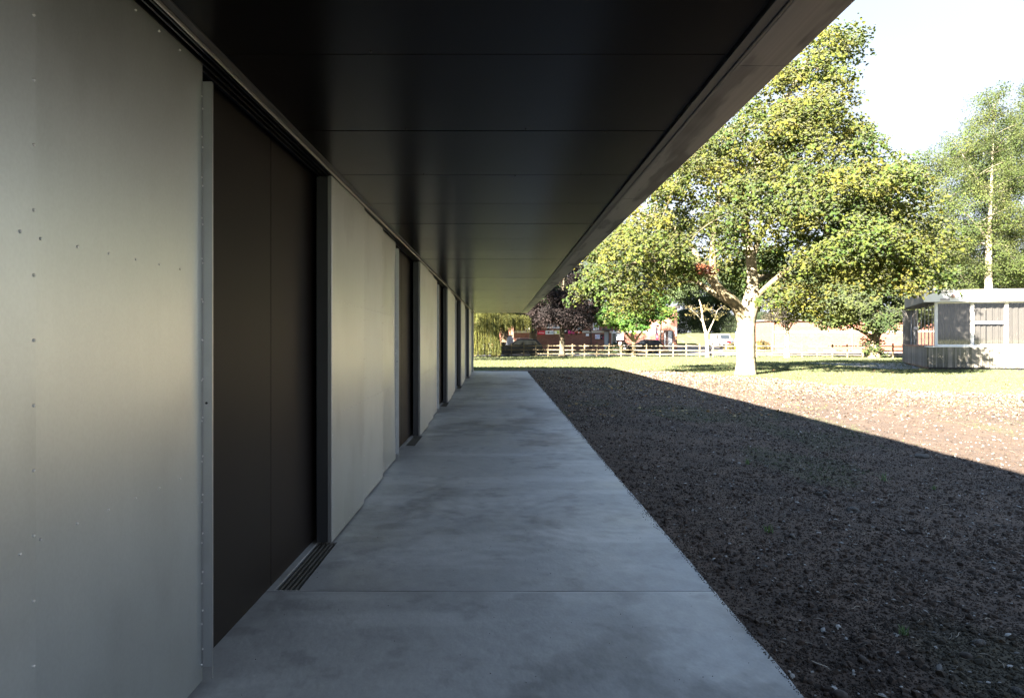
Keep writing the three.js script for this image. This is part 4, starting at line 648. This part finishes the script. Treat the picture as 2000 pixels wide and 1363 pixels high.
function tree(o) {
  const base = o.base, g = thing(o.name, o.label, 'tree', base, 0, o.group); reseed(o.seed || 1);
  const L = (p) => new THREE.Vector3(p[0] - base[0], p[1] - base[1], p[2] - base[2]);
  const nodes = [];                                              // places a branch may spring from
  const tubes = o.trunk.map(([pts, rad], i) => {
    const V = pts.map(L), c = new THREE.CatmullRomCurve3(V, false, 'centripetal');
    for (let t = i ? 0.15 : 0.45; t <= 1.001; t += 0.07) { const f = Math.min(t, 1) * (rad.length - 1), k = Math.min(rad.length - 2, Math.floor(f)); nodes.push([c.getPoint(Math.min(t, 1)), mix(rad[k], rad[k + 1], f - k)]); }
    return limb(V, rad, i ? 9 : 20, i ? 0.12 : o.rough ?? 0.12, i ? 0.4 : 0.2);
  });
  part('trunk', [tubes[0]], o.bark, g);
  for (const t of tubes.slice(1)) part('limb', [t], o.limbBark || o.bark, g);
  // pads of leaves round each lobe of the crown, each pad on its own branch
  const pads = [], twigs = [];
  for (const lb of o.lobes) {
    const c = L(lb), rx = lb[3], ry = lb[4], rz = lb[5] ?? rx, cnt = Math.max(3, Math.round((o.padDensity || 0.35) * 4 * Math.PI * Math.pow((rx * ry + rx * rz + ry * rz) / 3, 0.9) * (lb[6] ?? 1)));
    for (let i = 0; i < cnt; i++) {
      const y = rr(-0.75, 1), a = rr(0, 6.283), h = Math.sqrt(1 - y * y), f = Math.pow(R(), 0.4) * 0.5 + 0.5;
      pads.push([new THREE.Vector3(c.x + Math.cos(a) * h * rx * f, c.y + y * ry * f, c.z + Math.sin(a) * h * rz * f), new THREE.Vector3(Math.cos(a) * h, y, Math.sin(a) * h), lb[7]]);
    }
  }
  const mats = [], cols = [], q = new THREE.Quaternion(), q2 = new THREE.Quaternion(), up = new THREE.Vector3(), S = new THREE.Vector3(), P = new THREE.Vector3();
  for (const [p, out, tint] of pads) {
    let best = null, bd = 1e9; for (const nd of nodes) { const dd = nd[0].distanceTo(p) + Math.max(0, nd[0].y - p.y) * 1.2; if (dd < bd) { bd = dd; best = nd; } }
    const m = best[0].clone().lerp(p, 0.5); m.y += bd * (o.sag ?? 0.06); const r0 = Math.min(best[1] * 0.5, 0.012 + bd * 0.012);
    twigs.push(limb([best[0], m, p], [r0, r0 * 0.6, 0.008], 5, 0, Math.max(0.5, bd / 5)));
    if (R() < 0.4 && bd > 1) nodes.push([m, r0 * 0.7]);
    const pr = o.padR * rr(0.6, 1.25) * (tint ? 0.42 : 1), n = Math.round(o.sprigs * rr(0.6, 1.3) * pr * pr / (o.padR * o.padR)), k0 = rr(0.75, 1.2), yl = clamp((o.yellow ?? 0.3) * (0.25 + 1.5 * R())), pc = tint || null;
    for (let i = 0; i < n; i++) {
      const a = rr(0, 6.283), rad = Math.sqrt(R()) * pr, dy = rr(-1, 1) * pr * (o.padFlat ?? 0.38);
      P.set(p.x + Math.cos(a) * rad, p.y + dy - rad * rad / pr * (o.droop ?? 0.2), p.z + Math.sin(a) * rad);
      up.set(out.x * 0.5 + rr(-0.6, 0.6), 0.75 + out.y * 0.3, out.z * 0.5 + rr(-0.6, 0.6)).normalize(); q.setFromUnitVectors(Y, up); q2.setFromAxisAngle(Y, rr(0, 6.283)); q.multiply(q2);
      mats.push(new THREE.Matrix4().compose(P, q, S.setScalar(rr(0.6, 1.45))));
      const t = clamp(yl + rr(-0.25, 0.25)), k = k0 * rr(0.84, 1.16), A = pc ? pc[0] : o.cols[0], B = pc ? pc[1] : o.cols[1]; cols.push(lin(mix(A[0], B[0], t) * k, mix(A[1], B[1], t) * k, mix(A[2], B[2], t) * k));
    }
  }
  if (twigs.length) part('branches', twigs, o.limbBark || o.bark, g, 'stuff');
  instanced('crown', sprigOf(o.leaf, o.size, o.per ?? 6), o.mat || leafMat, mats, cols, g);
  return g;
}
const pt = (px, py, z, dz = 0) => { const v = at(px, py, z); return [v.x, v.y, v.z - dz]; };
const lobe = (px, py, r, z, dz = 0, sy = 0.8, w = 1, tint) => { const v = at(px, py, z), m = r * z / FOCAL; return [v.x, v.y, v.z - dz, m, m * sy, m, w, tint]; };
const GREENS = { maple: [[0.044, 0.086, 0.012], [0.138, 0.124, 0.014]], bright: [[0.04, 0.12, 0.012], [0.12, 0.155, 0.02]], dark: [[0.025, 0.048, 0.014], [0.06, 0.075, 0.02]], copper: [[0.007, 0.0045, 0.0045], [0.016, 0.008, 0.007]], pale: [[0.05, 0.085, 0.018], [0.11, 0.118, 0.026]], straw: [[0.09, 0.09, 0.03], [0.2, 0.15, 0.05]], red: [[0.16, 0.045, 0.02], [0.22, 0.09, 0.03]] };

// the big maple on the lawn
{
  const z = 31.4, b = at(1457, 730, z), gy = groundY(b.x, z);
  tree({ name: 'maple_tree', label: 'tall spreading maple with pale forked trunk and yellowing leaves on the lawn', base: [b.x, gy, -z], seed: 71, bark: bark([0.6, 0.57, 0.48]), limbBark: bark([0.42, 0.38, 0.27]), rough: 0.14,
    trunk: [
      [[[b.x, gy - 0.15, -z], [b.x, gy + 0.12, -z], [b.x + 0.02, gy + 0.6, -z], pt(1458, 690, z), pt(1458, 640, z), pt(1464, 600, z), pt(1470, 560, z), pt(1466, 500, z), pt(1459, 450, z, 0.2), pt(1474, 360, z, 0.3), pt(1515, 240, z, 0.2), pt(1560, 150, z), pt(1595, 90, z)], [0.57, 0.5, 0.43, 0.4, 0.385, 0.38, 0.26, 0.21, 0.18, 0.15, 0.13, 0.08, 0.03]],
      [[pt(1452, 625, z), pt(1432, 592, z, -0.2), pt(1400, 567, z, -0.4), pt(1372, 532, z, -0.5), pt(1346, 490, z, -0.6), pt(1310, 445, z, -0.4), pt(1270, 420, z, -0.2)], [0.27, 0.24, 0.2, 0.17, 0.13, 0.09, 0.04]],
      [[pt(1390, 555, z, -0.4), pt(1392, 500, z), pt(1405, 430, z, 0.6), pt(1420, 350, z, 0.8), pt(1440, 260, z, 0.8)], [0.17, 0.14, 0.11, 0.08, 0.03]],
      [[pt(1468, 590, z), pt(1500, 545, z, -1.2), pt(1560, 500, z, -2), pt(1640, 450, z, -2.5), pt(1720, 420, z, -2.5)], [0.14, 0.11, 0.08, 0.05, 0.03]],
      [[pt(1466, 510, z), pt(1510, 440, z, 1), pt(1570, 370, z, 1.5), pt(1630, 290, z, 1.5)], [0.16, 0.13, 0.09, 0.03]],
      [[pt(1372, 532, z, -0.5), pt(1310, 520, z, -1.5), pt(1240, 520, z, -2), pt(1170, 540, z, -2)], [0.12, 0.09, 0.06, 0.03]],
      [[pt(1464, 560, z), pt(1540, 530, z, 2.5), pt(1620, 520, z, 4), pt(1720, 520, z, 4.5)], [0.17, 0.13, 0.09, 0.04]],
      [[pt(1440, 600, z), pt(1390, 540, z, 2.5), pt(1330, 480, z, 4)], [0.17, 0.12, 0.05]],
    ],
    lobes: [
      lobe(1225, 520, 88, z, -2, 0.75), lobe(1165, 560, 45, z, -2, 0.7), lobe(1270, 470, 95, z, 1, 0.8), lobe(1310, 560, 75, z, 3, 0.55, 0.8),
      lobe(1330, 395, 95, z, -1.5, 0.8), lobe(1390, 460, 100, z, 3.5, 0.8), lobe(1400, 330, 100, z, 1.5, 0.85), lobe(1460, 400, 95, z, -3, 0.75), lobe(1480, 270, 100, z, 0.5, 0.9), lobe(1555, 195, 92, z, -0.3, 0.9), lobe(1600, 112, 62, z, 0, 0.95), lobe(1622, 78, 34, z, 0, 1), lobe(1450, 300, 60, z, -2.5, 0.8), lobe(1545, 270, 70, z, -2, 0.8), lobe(1655, 300, 60, z, -0.5, 0.8), lobe(1625, 240, 70, z, 1, 0.8),
      lobe(1580, 370, 115, z, -2.5, 0.75), lobe(1560, 440, 115, z, -4, 0.7), lobe(1660, 410, 105, z, -1, 0.75), lobe(1705, 430, 82, z, -1.2, 0.85), lobe(1745, 515, 58, z, -1, 0.95), lobe(1660, 510, 100, z, -2.6, 0.75), lobe(1600, 530, 90, z, -3.5, 0.65, 0.8), lobe(1560, 520, 90, z, 3.5, 0.7), lobe(1700, 470, 95, z, 4, 0.75), lobe(1620, 590, 60, z, 1, 0.5, 0.7),
      lobe(1500, 590, 48, z, -1.6, 0.5, 0.6), lobe(1545, 500, 75, z, -4.5, 0.6, 0.8), lobe(1395, 505, 50, z, -1.8, 0.5, 0.4), lobe(1430, 455, 60, z, -3, 0.6, 0.6), lobe(1338, 540, 12, z, -2.8, 1.4, 1.2, GREENS.red),
    ],
    padDensity: 0.4, padR: 1.0, sprigs: 54, padFlat: 0.45, leaf: 'lobed', size: 0.1, per: 7, cols: GREENS.maple, yellow: 0.4, droop: 0.3 });
}
// trees along the fence
function fenceTree(px, z, o) {
  const b = at(px, 0, z), gy = groundY(b.x, z), P = (a, y, dz) => pt(a, y, z, dz);
  return tree({ ...o, base: [b.x, gy, -z], trunk: o.tr(P, [b.x, gy - 0.1, -z]), lobes: o.lb((x, y, r, dz, sy, w) => lobe(x, y, r, z, dz, sy, w)) });
}
fenceTree(1098, 63.4, { name: 'copper_beech', label: 'dark purple copper beech with straight grey trunk behind the fence poster wall', seed: 5, bark: bark([0.27, 0.25, 0.21]),
  tr: (P, b) => [[[b, P(1098, 685), P(1098, 660), P(1097, 630), P(1100, 590), P(1104, 350)], [0.42, 0.26, 0.22, 0.18, 0.1, 0.02]], [[P(1098, 640), P(1115, 620, -1), P(1140, 600, -1.5)], [0.12, 0.08, 0.04]], [[P(1097, 635), P(1075, 610, 1), P(1055, 590, 1)], [0.12, 0.08, 0.03]]],
  lb: (l) => [l(1095, 560, 55, 0, 1), l(1070, 590, 42, -1, 0.8), l(1130, 585, 42, -1.5, 0.9), l(1100, 615, 38, -2, 0.55), l(1145, 622, 22, -1, 0.7), l(1110, 480, 55, 1, 1), l(1085, 410, 60, 0, 1), l(1120, 350, 50, 0, 1), l(1050, 610, 24, 1, 0.7), l(1060, 560, 40, 2, 1), l(1150, 560, 40, 1, 1), l(1125, 628, 22, -2, 0.6), l(1070, 625, 22, -1.5, 0.6)],
  padDensity: 0.45, padR: 0.85, sprigs: 40, leaf: 'oval', mat: leafFar, size: 0.17, per: 8, cols: GREENS.copper, yellow: 0.4 });
fenceTree(1238, 62.7, { name: 'young_maple', label: 'small round-headed maple with vivid light green leaves at the fence', seed: 6, bark: bark([0.75, 0.66, 0.48]),
  tr: (P, b) => [[[b, P(1238, 690), P(1238, 672), P(1236, 655), P(1238, 630), P(1240, 600)], [0.28, 0.19, 0.17, 0.14, 0.1, 0.04]], [[P(1238, 668), P(1222, 648), P(1210, 630)], [0.1, 0.08, 0.04]], [[P(1239, 670), P(1252, 650), P(1270, 633)], [0.1, 0.08, 0.04]]],
  lb: (l) => [l(1225, 605, 48, -1, 0.75), l(1262, 600, 45, -0.5, 0.8), l(1195, 622, 30, -1.5, 0.7), l(1240, 590, 42, 1.5, 0.7), l(1292, 620, 26, -0.5, 0.8), l(1228, 632, 30, -2.2, 0.4), l(1185, 598, 22, 0, 0.7)],
  padDensity: 0.5, padR: 0.6, sprigs: 30, leaf: 'lobed', size: 0.17, per: 5, cols: GREENS.bright, yellow: 0.3 });
fenceTree(1382, 61, { name: 'thin_tree', label: 'sparse young tree with thin pale trunk and straw-coloured leaves at the fence', seed: 7, bark: BARK.white,
  tr: (P, b) => [[[b, P(1382, 680), P(1380, 655), P(1374, 630), P(1370, 600), P(1366, 585)], [0.2, 0.15, 0.13, 0.1, 0.06, 0.03]], [[P(1381, 655), P(1388, 640), P(1396, 622), P(1402, 605)], [0.07, 0.06, 0.04, 0.02]], [[P(1375, 632), P(1362, 615), P(1350, 605)], [0.06, 0.04, 0.02]]],
  lb: (l) => [l(1372, 605, 32, 0, 0.6, 0.7), l(1350, 612, 18, -0.5, 0.6, 0.6), l(1400, 606, 18, 0, 0.8, 0.6)], padDensity: 0.35, padR: 0.5, sprigs: 9, leaf: 'oval', size: 0.14, per: 5, cols: GREENS.straw, yellow: 0.5 });
fenceTree(1537, 60.5, { name: 'plum_tree', label: 'small dark purple-leaved tree with bright trunk at the fence by the brick shed', seed: 8, bark: BARK.white,
  tr: (P, b) => [[[b, P(1538, 680), P(1538, 655), P(1537, 630), P(1536, 600)], [0.3, 0.2, 0.18, 0.13, 0.05]], [[P(1538, 650), P(1527, 632), P(1515, 615)], [0.09, 0.06, 0.03]], [[P(1538, 648), P(1550, 630), P(1562, 615)], [0.09, 0.06, 0.03]]],
  lb: (l) => [l(1530, 605, 40, 0, 0.7), l(1505, 622, 22, -1, 0.7), l(1560, 605, 30, 0, 0.7), l(1530, 632, 22, -1.3, 0.5)], padDensity: 0.45, padR: 0.6, sprigs: 24, leaf: 'oval', size: 0.16, per: 8, cols: [[0.035, 0.03, 0.02], [0.07, 0.06, 0.03]], yellow: 0.35 });
fenceTree(1708, 58.6, { name: 'ivy_tree', label: 'broad low-branching green tree with dark ivy-clad trunk at the fence', seed: 9, bark: BARK.brown,
  tr: (P, b) => [[[b, P(1709, 688), P(1709, 670), P(1712, 655), P(1724, 640), P(1738, 620)], [0.55, 0.42, 0.36, 0.34, 0.26, 0.12]], [[P(1709, 662), P(1690, 650), P(1668, 640), P(1650, 625)], [0.22, 0.15, 0.1, 0.05]]],
  lb: (l) => [l(1620, 610, 48, -1, 0.75), l(1680, 600, 58, -1.5, 0.75), l(1735, 590, 50, -1, 0.85), l(1650, 628, 36, -2, 0.6), l(1700, 630, 35, -3, 0.55), l(1600, 632, 25, -1, 0.6), l(1760, 615, 28, 0, 0.7), l(1690, 560, 50, 2, 0.8), l(1708, 676, 9, 0, 1.6, 0.6)],
  padDensity: 0.45, padR: 0.75, sprigs: 30, leaf: 'lobed', size: 0.17, per: 6, cols: [[0.04, 0.075, 0.018], [0.1, 0.115, 0.03]], yellow: 0.4 });
// poplars beyond the cabin
for (const [px, z, s, sc, label] of [[1932, 62, 31, 1, 'tall airy poplar with bare pale trunk rising behind the cabin'], [2035, 66, 32, 1.08, 'tall airy poplar partly cut by the picture, beyond the cabin roof end']]) {
  const x = (y) => px, b = at(px, 0, z), gy = groundY(b.x, z), P = (a, y, dz = 0) => pt(px + a * sc, 560 - (560 - y) * sc, z, dz);
  tree({ name: 'poplar_tree', label: label.replace('partly cut by the picture, ', 'with hidden trunk '), base: [b.x, gy, -z], seed: s, bark: bark([0.8, 0.78, 0.7]), limbBark: BARK.grey, group: 'poplars behind the cabin',
    trunk: [[[[b.x, gy - 0.1, -z], P(0, 600), P(0, 500), P(4, 400), P(8, 300), P(12, 200)], [0.5, 0.34, 0.26, 0.12, 0.07, 0.03]], [[P(2, 430), P(40, 380, 1), P(60, 300, 1)], [0.14, 0.09, 0.03]], [[P(4, 400), P(-40, 350, -1), P(-70, 300, -1)], [0.14, 0.09, 0.03]], [[P(1, 470), P(-50, 430, -1), P(-95, 390, -1)], [0.14, 0.08, 0.03]]],
    lobes: [[12, 205, 40, 0], [20, 260, 58, 1], [-60, 290, 42, -1], [-20, 330, 70, 0], [50, 340, 55, 1], [-90, 360, 45, -1], [-105, 320, 34, 0], [-118, 415, 42, 0], [-122, 490, 42, 0], [-40, 420, 70, -1], [35, 430, 60, 0], [-80, 470, 50, 0], [0, 490, 65, 1], [-60, 530, 55, 1], [50, 520, 50, 0]].map(([a, y, r, dz]) => { const c = P(a, y, dz), m = r * sc * z / FOCAL; return [...c, m, m * 0.85, m, 0.8]; }),
    padDensity: 0.62, padR: 0.75, sprigs: 34, padFlat: 0.75, leaf: 'oval', size: 0.16, per: 7, cols: GREENS.pale, yellow: 0.35 });
}
// background trees that close the view behind the crowns
const bgTree = (px, py, rpx, z, sy, cols, name, label, s, opt = {}) => {
  const b = at(px, 0, z), gy = groundY(b.x, z), r = rpx * z / FOCAL, c = at(px, py, z);
  return tree({ name, label, base: [b.x, gy, -z], seed: s, bark: BARK.brown, group: 'trees beyond the fence', trunk: [[[[b.x, gy - 0.1, -z], [b.x + 0.1, gy + c.y * 0.4, -z], [c.x, c.y, -z], [c.x, c.y + r * sy * 0.5, -z]], [0.5, 0.35, 0.25, 0.06]]],
    lobes: [[c.x, c.y, c.z, r, r * sy, r], [c.x - r * 0.6, c.y - r * sy * 0.35, c.z + 1, r * 0.55, r * sy * 0.5, r * 0.5], [c.x + r * 0.6, c.y - r * sy * 0.3, c.z + 1, r * 0.55, r * sy * 0.5, r * 0.5], [c.x, c.y - r * sy * 0.7, c.z + r * 0.3, r * 0.7, r * sy * 0.4, r * 0.5]],
    padDensity: 0.3, padR: 1.1, sprigs: 34, padFlat: 0.55, leaf: 'oval', mat: leafFar, size: 0.26, per: 8, cols, yellow: 0.3, ...opt });
};
bgTree(985, 560, 80, 76, 0.9, GREENS.dark, 'dark_tree', 'dark green broadleaf tree rising behind the weeping willow', 41);
bgTree(1040, 540, 75, 79, 1.0, GREENS.dark, 'dark_tree', 'dark green tree between the willow and the copper beech', 42);
bgTree(1200, 500, 70, 100, 1.0, [[0.02, 0.035, 0.022], [0.04, 0.05, 0.03]], 'conifer_tree', 'blue-green conifer standing behind the brick building', 43);
bgTree(1290, 520, 75, 104, 0.95, GREENS.dark, 'dark_tree', 'dark green tree standing behind the brick building end wall', 44);
bgTree(1400, 560, 65, 116, 0.8, GREENS.dark, 'dark_tree', 'dark green tree on the bank above the parked van', 45);
bgTree(1480, 540, 70, 120, 0.9, GREENS.dark, 'dark_tree', 'dark green tree above the hedge beside the brick shed', 46);
bgTree(1570, 550, 65, 104, 0.8, GREENS.dark, 'dark_tree', 'dark green tree behind the brick shed roof', 47);
bgTree(1660, 500, 75, 108, 0.9, [[0.05, 0.075, 0.02], [0.1, 0.11, 0.03]], 'green_tree', 'mid green tree behind the brick shed', 48);
bgTree(1800, 500, 60, 86, 0.9, GREENS.pale, 'green_tree', 'pale green tree between the maple and the poplars', 49);
bgTree(1880, 540, 45, 80, 0.6, [[0.05, 0.08, 0.025], [0.1, 0.11, 0.03]], 'green_tree', 'low green tree behind the cabin roof', 50);
bgTree(1990, 530, 50, 84, 0.7, [[0.05, 0.08, 0.025], [0.1, 0.11, 0.03]], 'green_tree', 'green tree behind the cabin under the poplars', 51);
// two tall trees beyond the pavilion's end, whose shade dapples the brick wall
for (const [x, d, s, label] of [[-13, 57, 61, 'tall tree standing past the far end of the pavilion'], [-11, 42.5, 63, 'tall tree close behind the end wall of the pavilion'], [-3.4, 66, 62, 'tall tree between the pavilion end and the willow']]) {
  const gy = groundY(x, d);
  tree({ name: 'tall_tree', label, base: [x, gy, -d], seed: s, bark: BARK.brown, group: 'trees past the pavilion end', trunk: [[[[x, gy - 0.1, -d], [x + 0.1, 5, -d], [x, 12, -d], [x, 18, -d]], [0.5, 0.4, 0.25, 0.06]]],
    lobes: [[x, 13, -d, 4.5, 5, 4.5, 0.7], [x - 2, 9, -d + 1, 3, 3, 3, 0.7], [x + 2.5, 10, -d - 1, 3, 3, 3, 0.7], [x, 18, -d, 3, 3, 3, 0.7]], padDensity: 0.2, padR: 1.1, sprigs: 22, padFlat: 0.5, leaf: 'oval', mat: leafFar, size: 0.26, per: 8, cols: GREENS.dark, yellow: 0.3 });
}
// weeping willow
{
  const z = 61.5, b = at(968, 0, z), gy = groundY(b.x, z), g = thing('willow_tree', 'weeping willow with hanging yellow-green strands beside the parked car', 'tree', [b.x, gy, -z]); reseed(404);
  part('trunk', [limb([[0, -0.1, 0], [0.05, 1, 0], [0, 2.2, 0.1], [-0.1, 3.4, 0]], [0.5, 0.36, 0.33, 0.2], 14, 0.12, 0.2)], bark([0.25, 0.22, 0.17]), g);
  const strand = []; for (let i = 0; i < 26; i++) { const f = i / 26, l = ovalLeaf(0.13, 0.03, 0.008); l.rotateZ(-1.1 + rr(-0.3, 0.3)); l.rotateY(rr(0, 6.28)); l.translate(rr(-0.03, 0.03), -f, rr(-0.03, 0.03)); strand.push(l); }
  strand.push(cyl([0, 0, 0], [0, -1, 0], 0.004, 0.002, 4)); const sg = join(strand), mats = [], cols = [], twigs = [];
  const heads = [[-2.2, 3.0, 0.6, 1.0], [-1.6, 2.6, 1.1, 0.9], [-0.3, 2.9, 1.2, 0.8], [-1.2, 4.8, -0.8, 1.5], [-0.6, 4.1, 0.9, 1.1], [0.6, 3.6, 0.9, 1.0], [1.4, 3.6, 0.2, 1.1], [2.4, 3.5, 0, 0.9], [0.2, 5.2, -0.6, 1.4], [-2.8, 4.4, -0.8, 1.2], [-3.2, 2.9, 0.3, 0.9]];
  for (const [hx, hy, hz, r] of heads) {
    twigs.push(limb([[0, 2.8, 0], [hx * 0.5, hy * 0.75 + 0.9, hz * 0.5], [hx, hy, hz]], [0.14, 0.08, 0.03], 6));
    for (let i = 0; i < 200 * r; i++) {
      const a = rr(0, 6.28), f = Math.sqrt(R()) * r, x = hx + Math.cos(a) * f, zz = hz + Math.sin(a) * f, y = hy + 0.35 * (1 - f * f / r / r) + rr(-0.15, 0.1), len = Math.max(0.4, Math.min(y - 0.35, hx > 0.3 ? rr(0.5, 1.3) : rr(1.2, 3.4)));
      mats.push(place(x, y, zz, rr(-0.12, 0.12), rr(0, 6.28), rr(-0.12, 0.12), 1, len, 1)); const k = rr(0.7, 1.25), t = R(); cols.push(lin(mix(0.075, 0.15, t) * k, mix(0.095, 0.145, t) * k, 0.028 * k));
    }
  }
  part('branches', twigs, BARK.brown, g, 'stuff'); instanced('crown', sg, leafMat, mats, cols, g);
}
// hedge on the bank, shrubs
function shrub(name, label, cat, px, py, z, wpx, hpx, cols, s, n = 60, group) {
  const c = at(px, py, z), gy = groundY(c.x, z), w = wpx * z / FOCAL, h = hpx * z / FOCAL, g = thing(name, label, cat, [c.x, gy, -z], 0, group); reseed(s);
  const tw = [], mats = [], cl = []; for (let i = 0; i < 7; i++) tw.push(limb([[rr(-0.1, 0.1), -0.05, rr(-0.1, 0.1)], [rr(-0.4, 0.4) * w, h * 0.4, rr(-0.2, 0.2) * w], [rr(-0.7, 0.7) * w, h * rr(0.6, 0.9), rr(-0.3, 0.3) * w]], [0.05, 0.03, 0.01], 5));
  part('stems', tw, BARK.brown, g, 'stuff');
  for (let i = 0; i < n * 20; i++) { const a = rr(0, 6.28), q = Math.sqrt(R()), y = Math.pow(R(), 0.8), e = Math.sqrt(Math.max(0, 1 - Math.pow(Math.max(0, y - 0.35) / 0.65, 2))) * (0.8 + 0.4 * vn(a * 1.6 + s, y * 4)); mats.push(place(Math.cos(a) * q * w * e, y * h - 0.2, Math.sin(a) * q * w * 0.6 * e, rr(-0.5, 0.5), a, rr(-0.5, 0.5), rr(0.8, 1.3))); const t = R(), k = rr(0.6, 1.3); cl.push(lin(...[0, 1, 2].map((m) => mix(cols[0][m], cols[1][m], t) * k))); }
  instanced('foliage', sprigOf('oval', 0.16, 8), leafMat, mats, cl, g);
}
[[1340, 48, 34], [1375, 46, 30], [1412, 44, 34], [1450, 40, 30], [1488, 42, 34], [1520, 44, 30]].forEach(([px, h, w], i) => shrub('hedge_bush', ['dark green hedge bush on the grassy bank next to the brick building corner', 'dark green hedge bush on the bank behind the thin pale tree', 'dark green hedge bush on the bank behind the white van', 'dark green hedge bush on the bank behind the pillar sign', 'dark green hedge bush on the bank behind the maple trunk', 'dark green hedge bush on the bank next to the brick shed'][i], 'hedge', px, 650, 110, w, h, [[0.035, 0.06, 0.025], [0.07, 0.1, 0.04]], 500 + i, 130, 'hedge bushes on the bank'));
shrub('bronze_shrub', 'bronze and yellow leaved shrub beside the brick shed corner', 'shrub', 1488, 680, 80, 16, 22, [[0.12, 0.08, 0.03], [0.2, 0.18, 0.04]], 520, 60);
shrub('bronze_shrub', 'low bronze shrub below the white van', 'shrub', 1430, 680, 82, 14, 16, [[0.1, 0.08, 0.03], [0.16, 0.14, 0.04]], 521, 45);
shrub('box_hedge', 'clipped dark green hedge under the notice board by the brick wall', 'hedge', 1212, 684, 80, 30, 19, [[0.02, 0.04, 0.015], [0.05, 0.075, 0.025]], 522, 110);

shade(scene);
renderer.render(scene, camera);
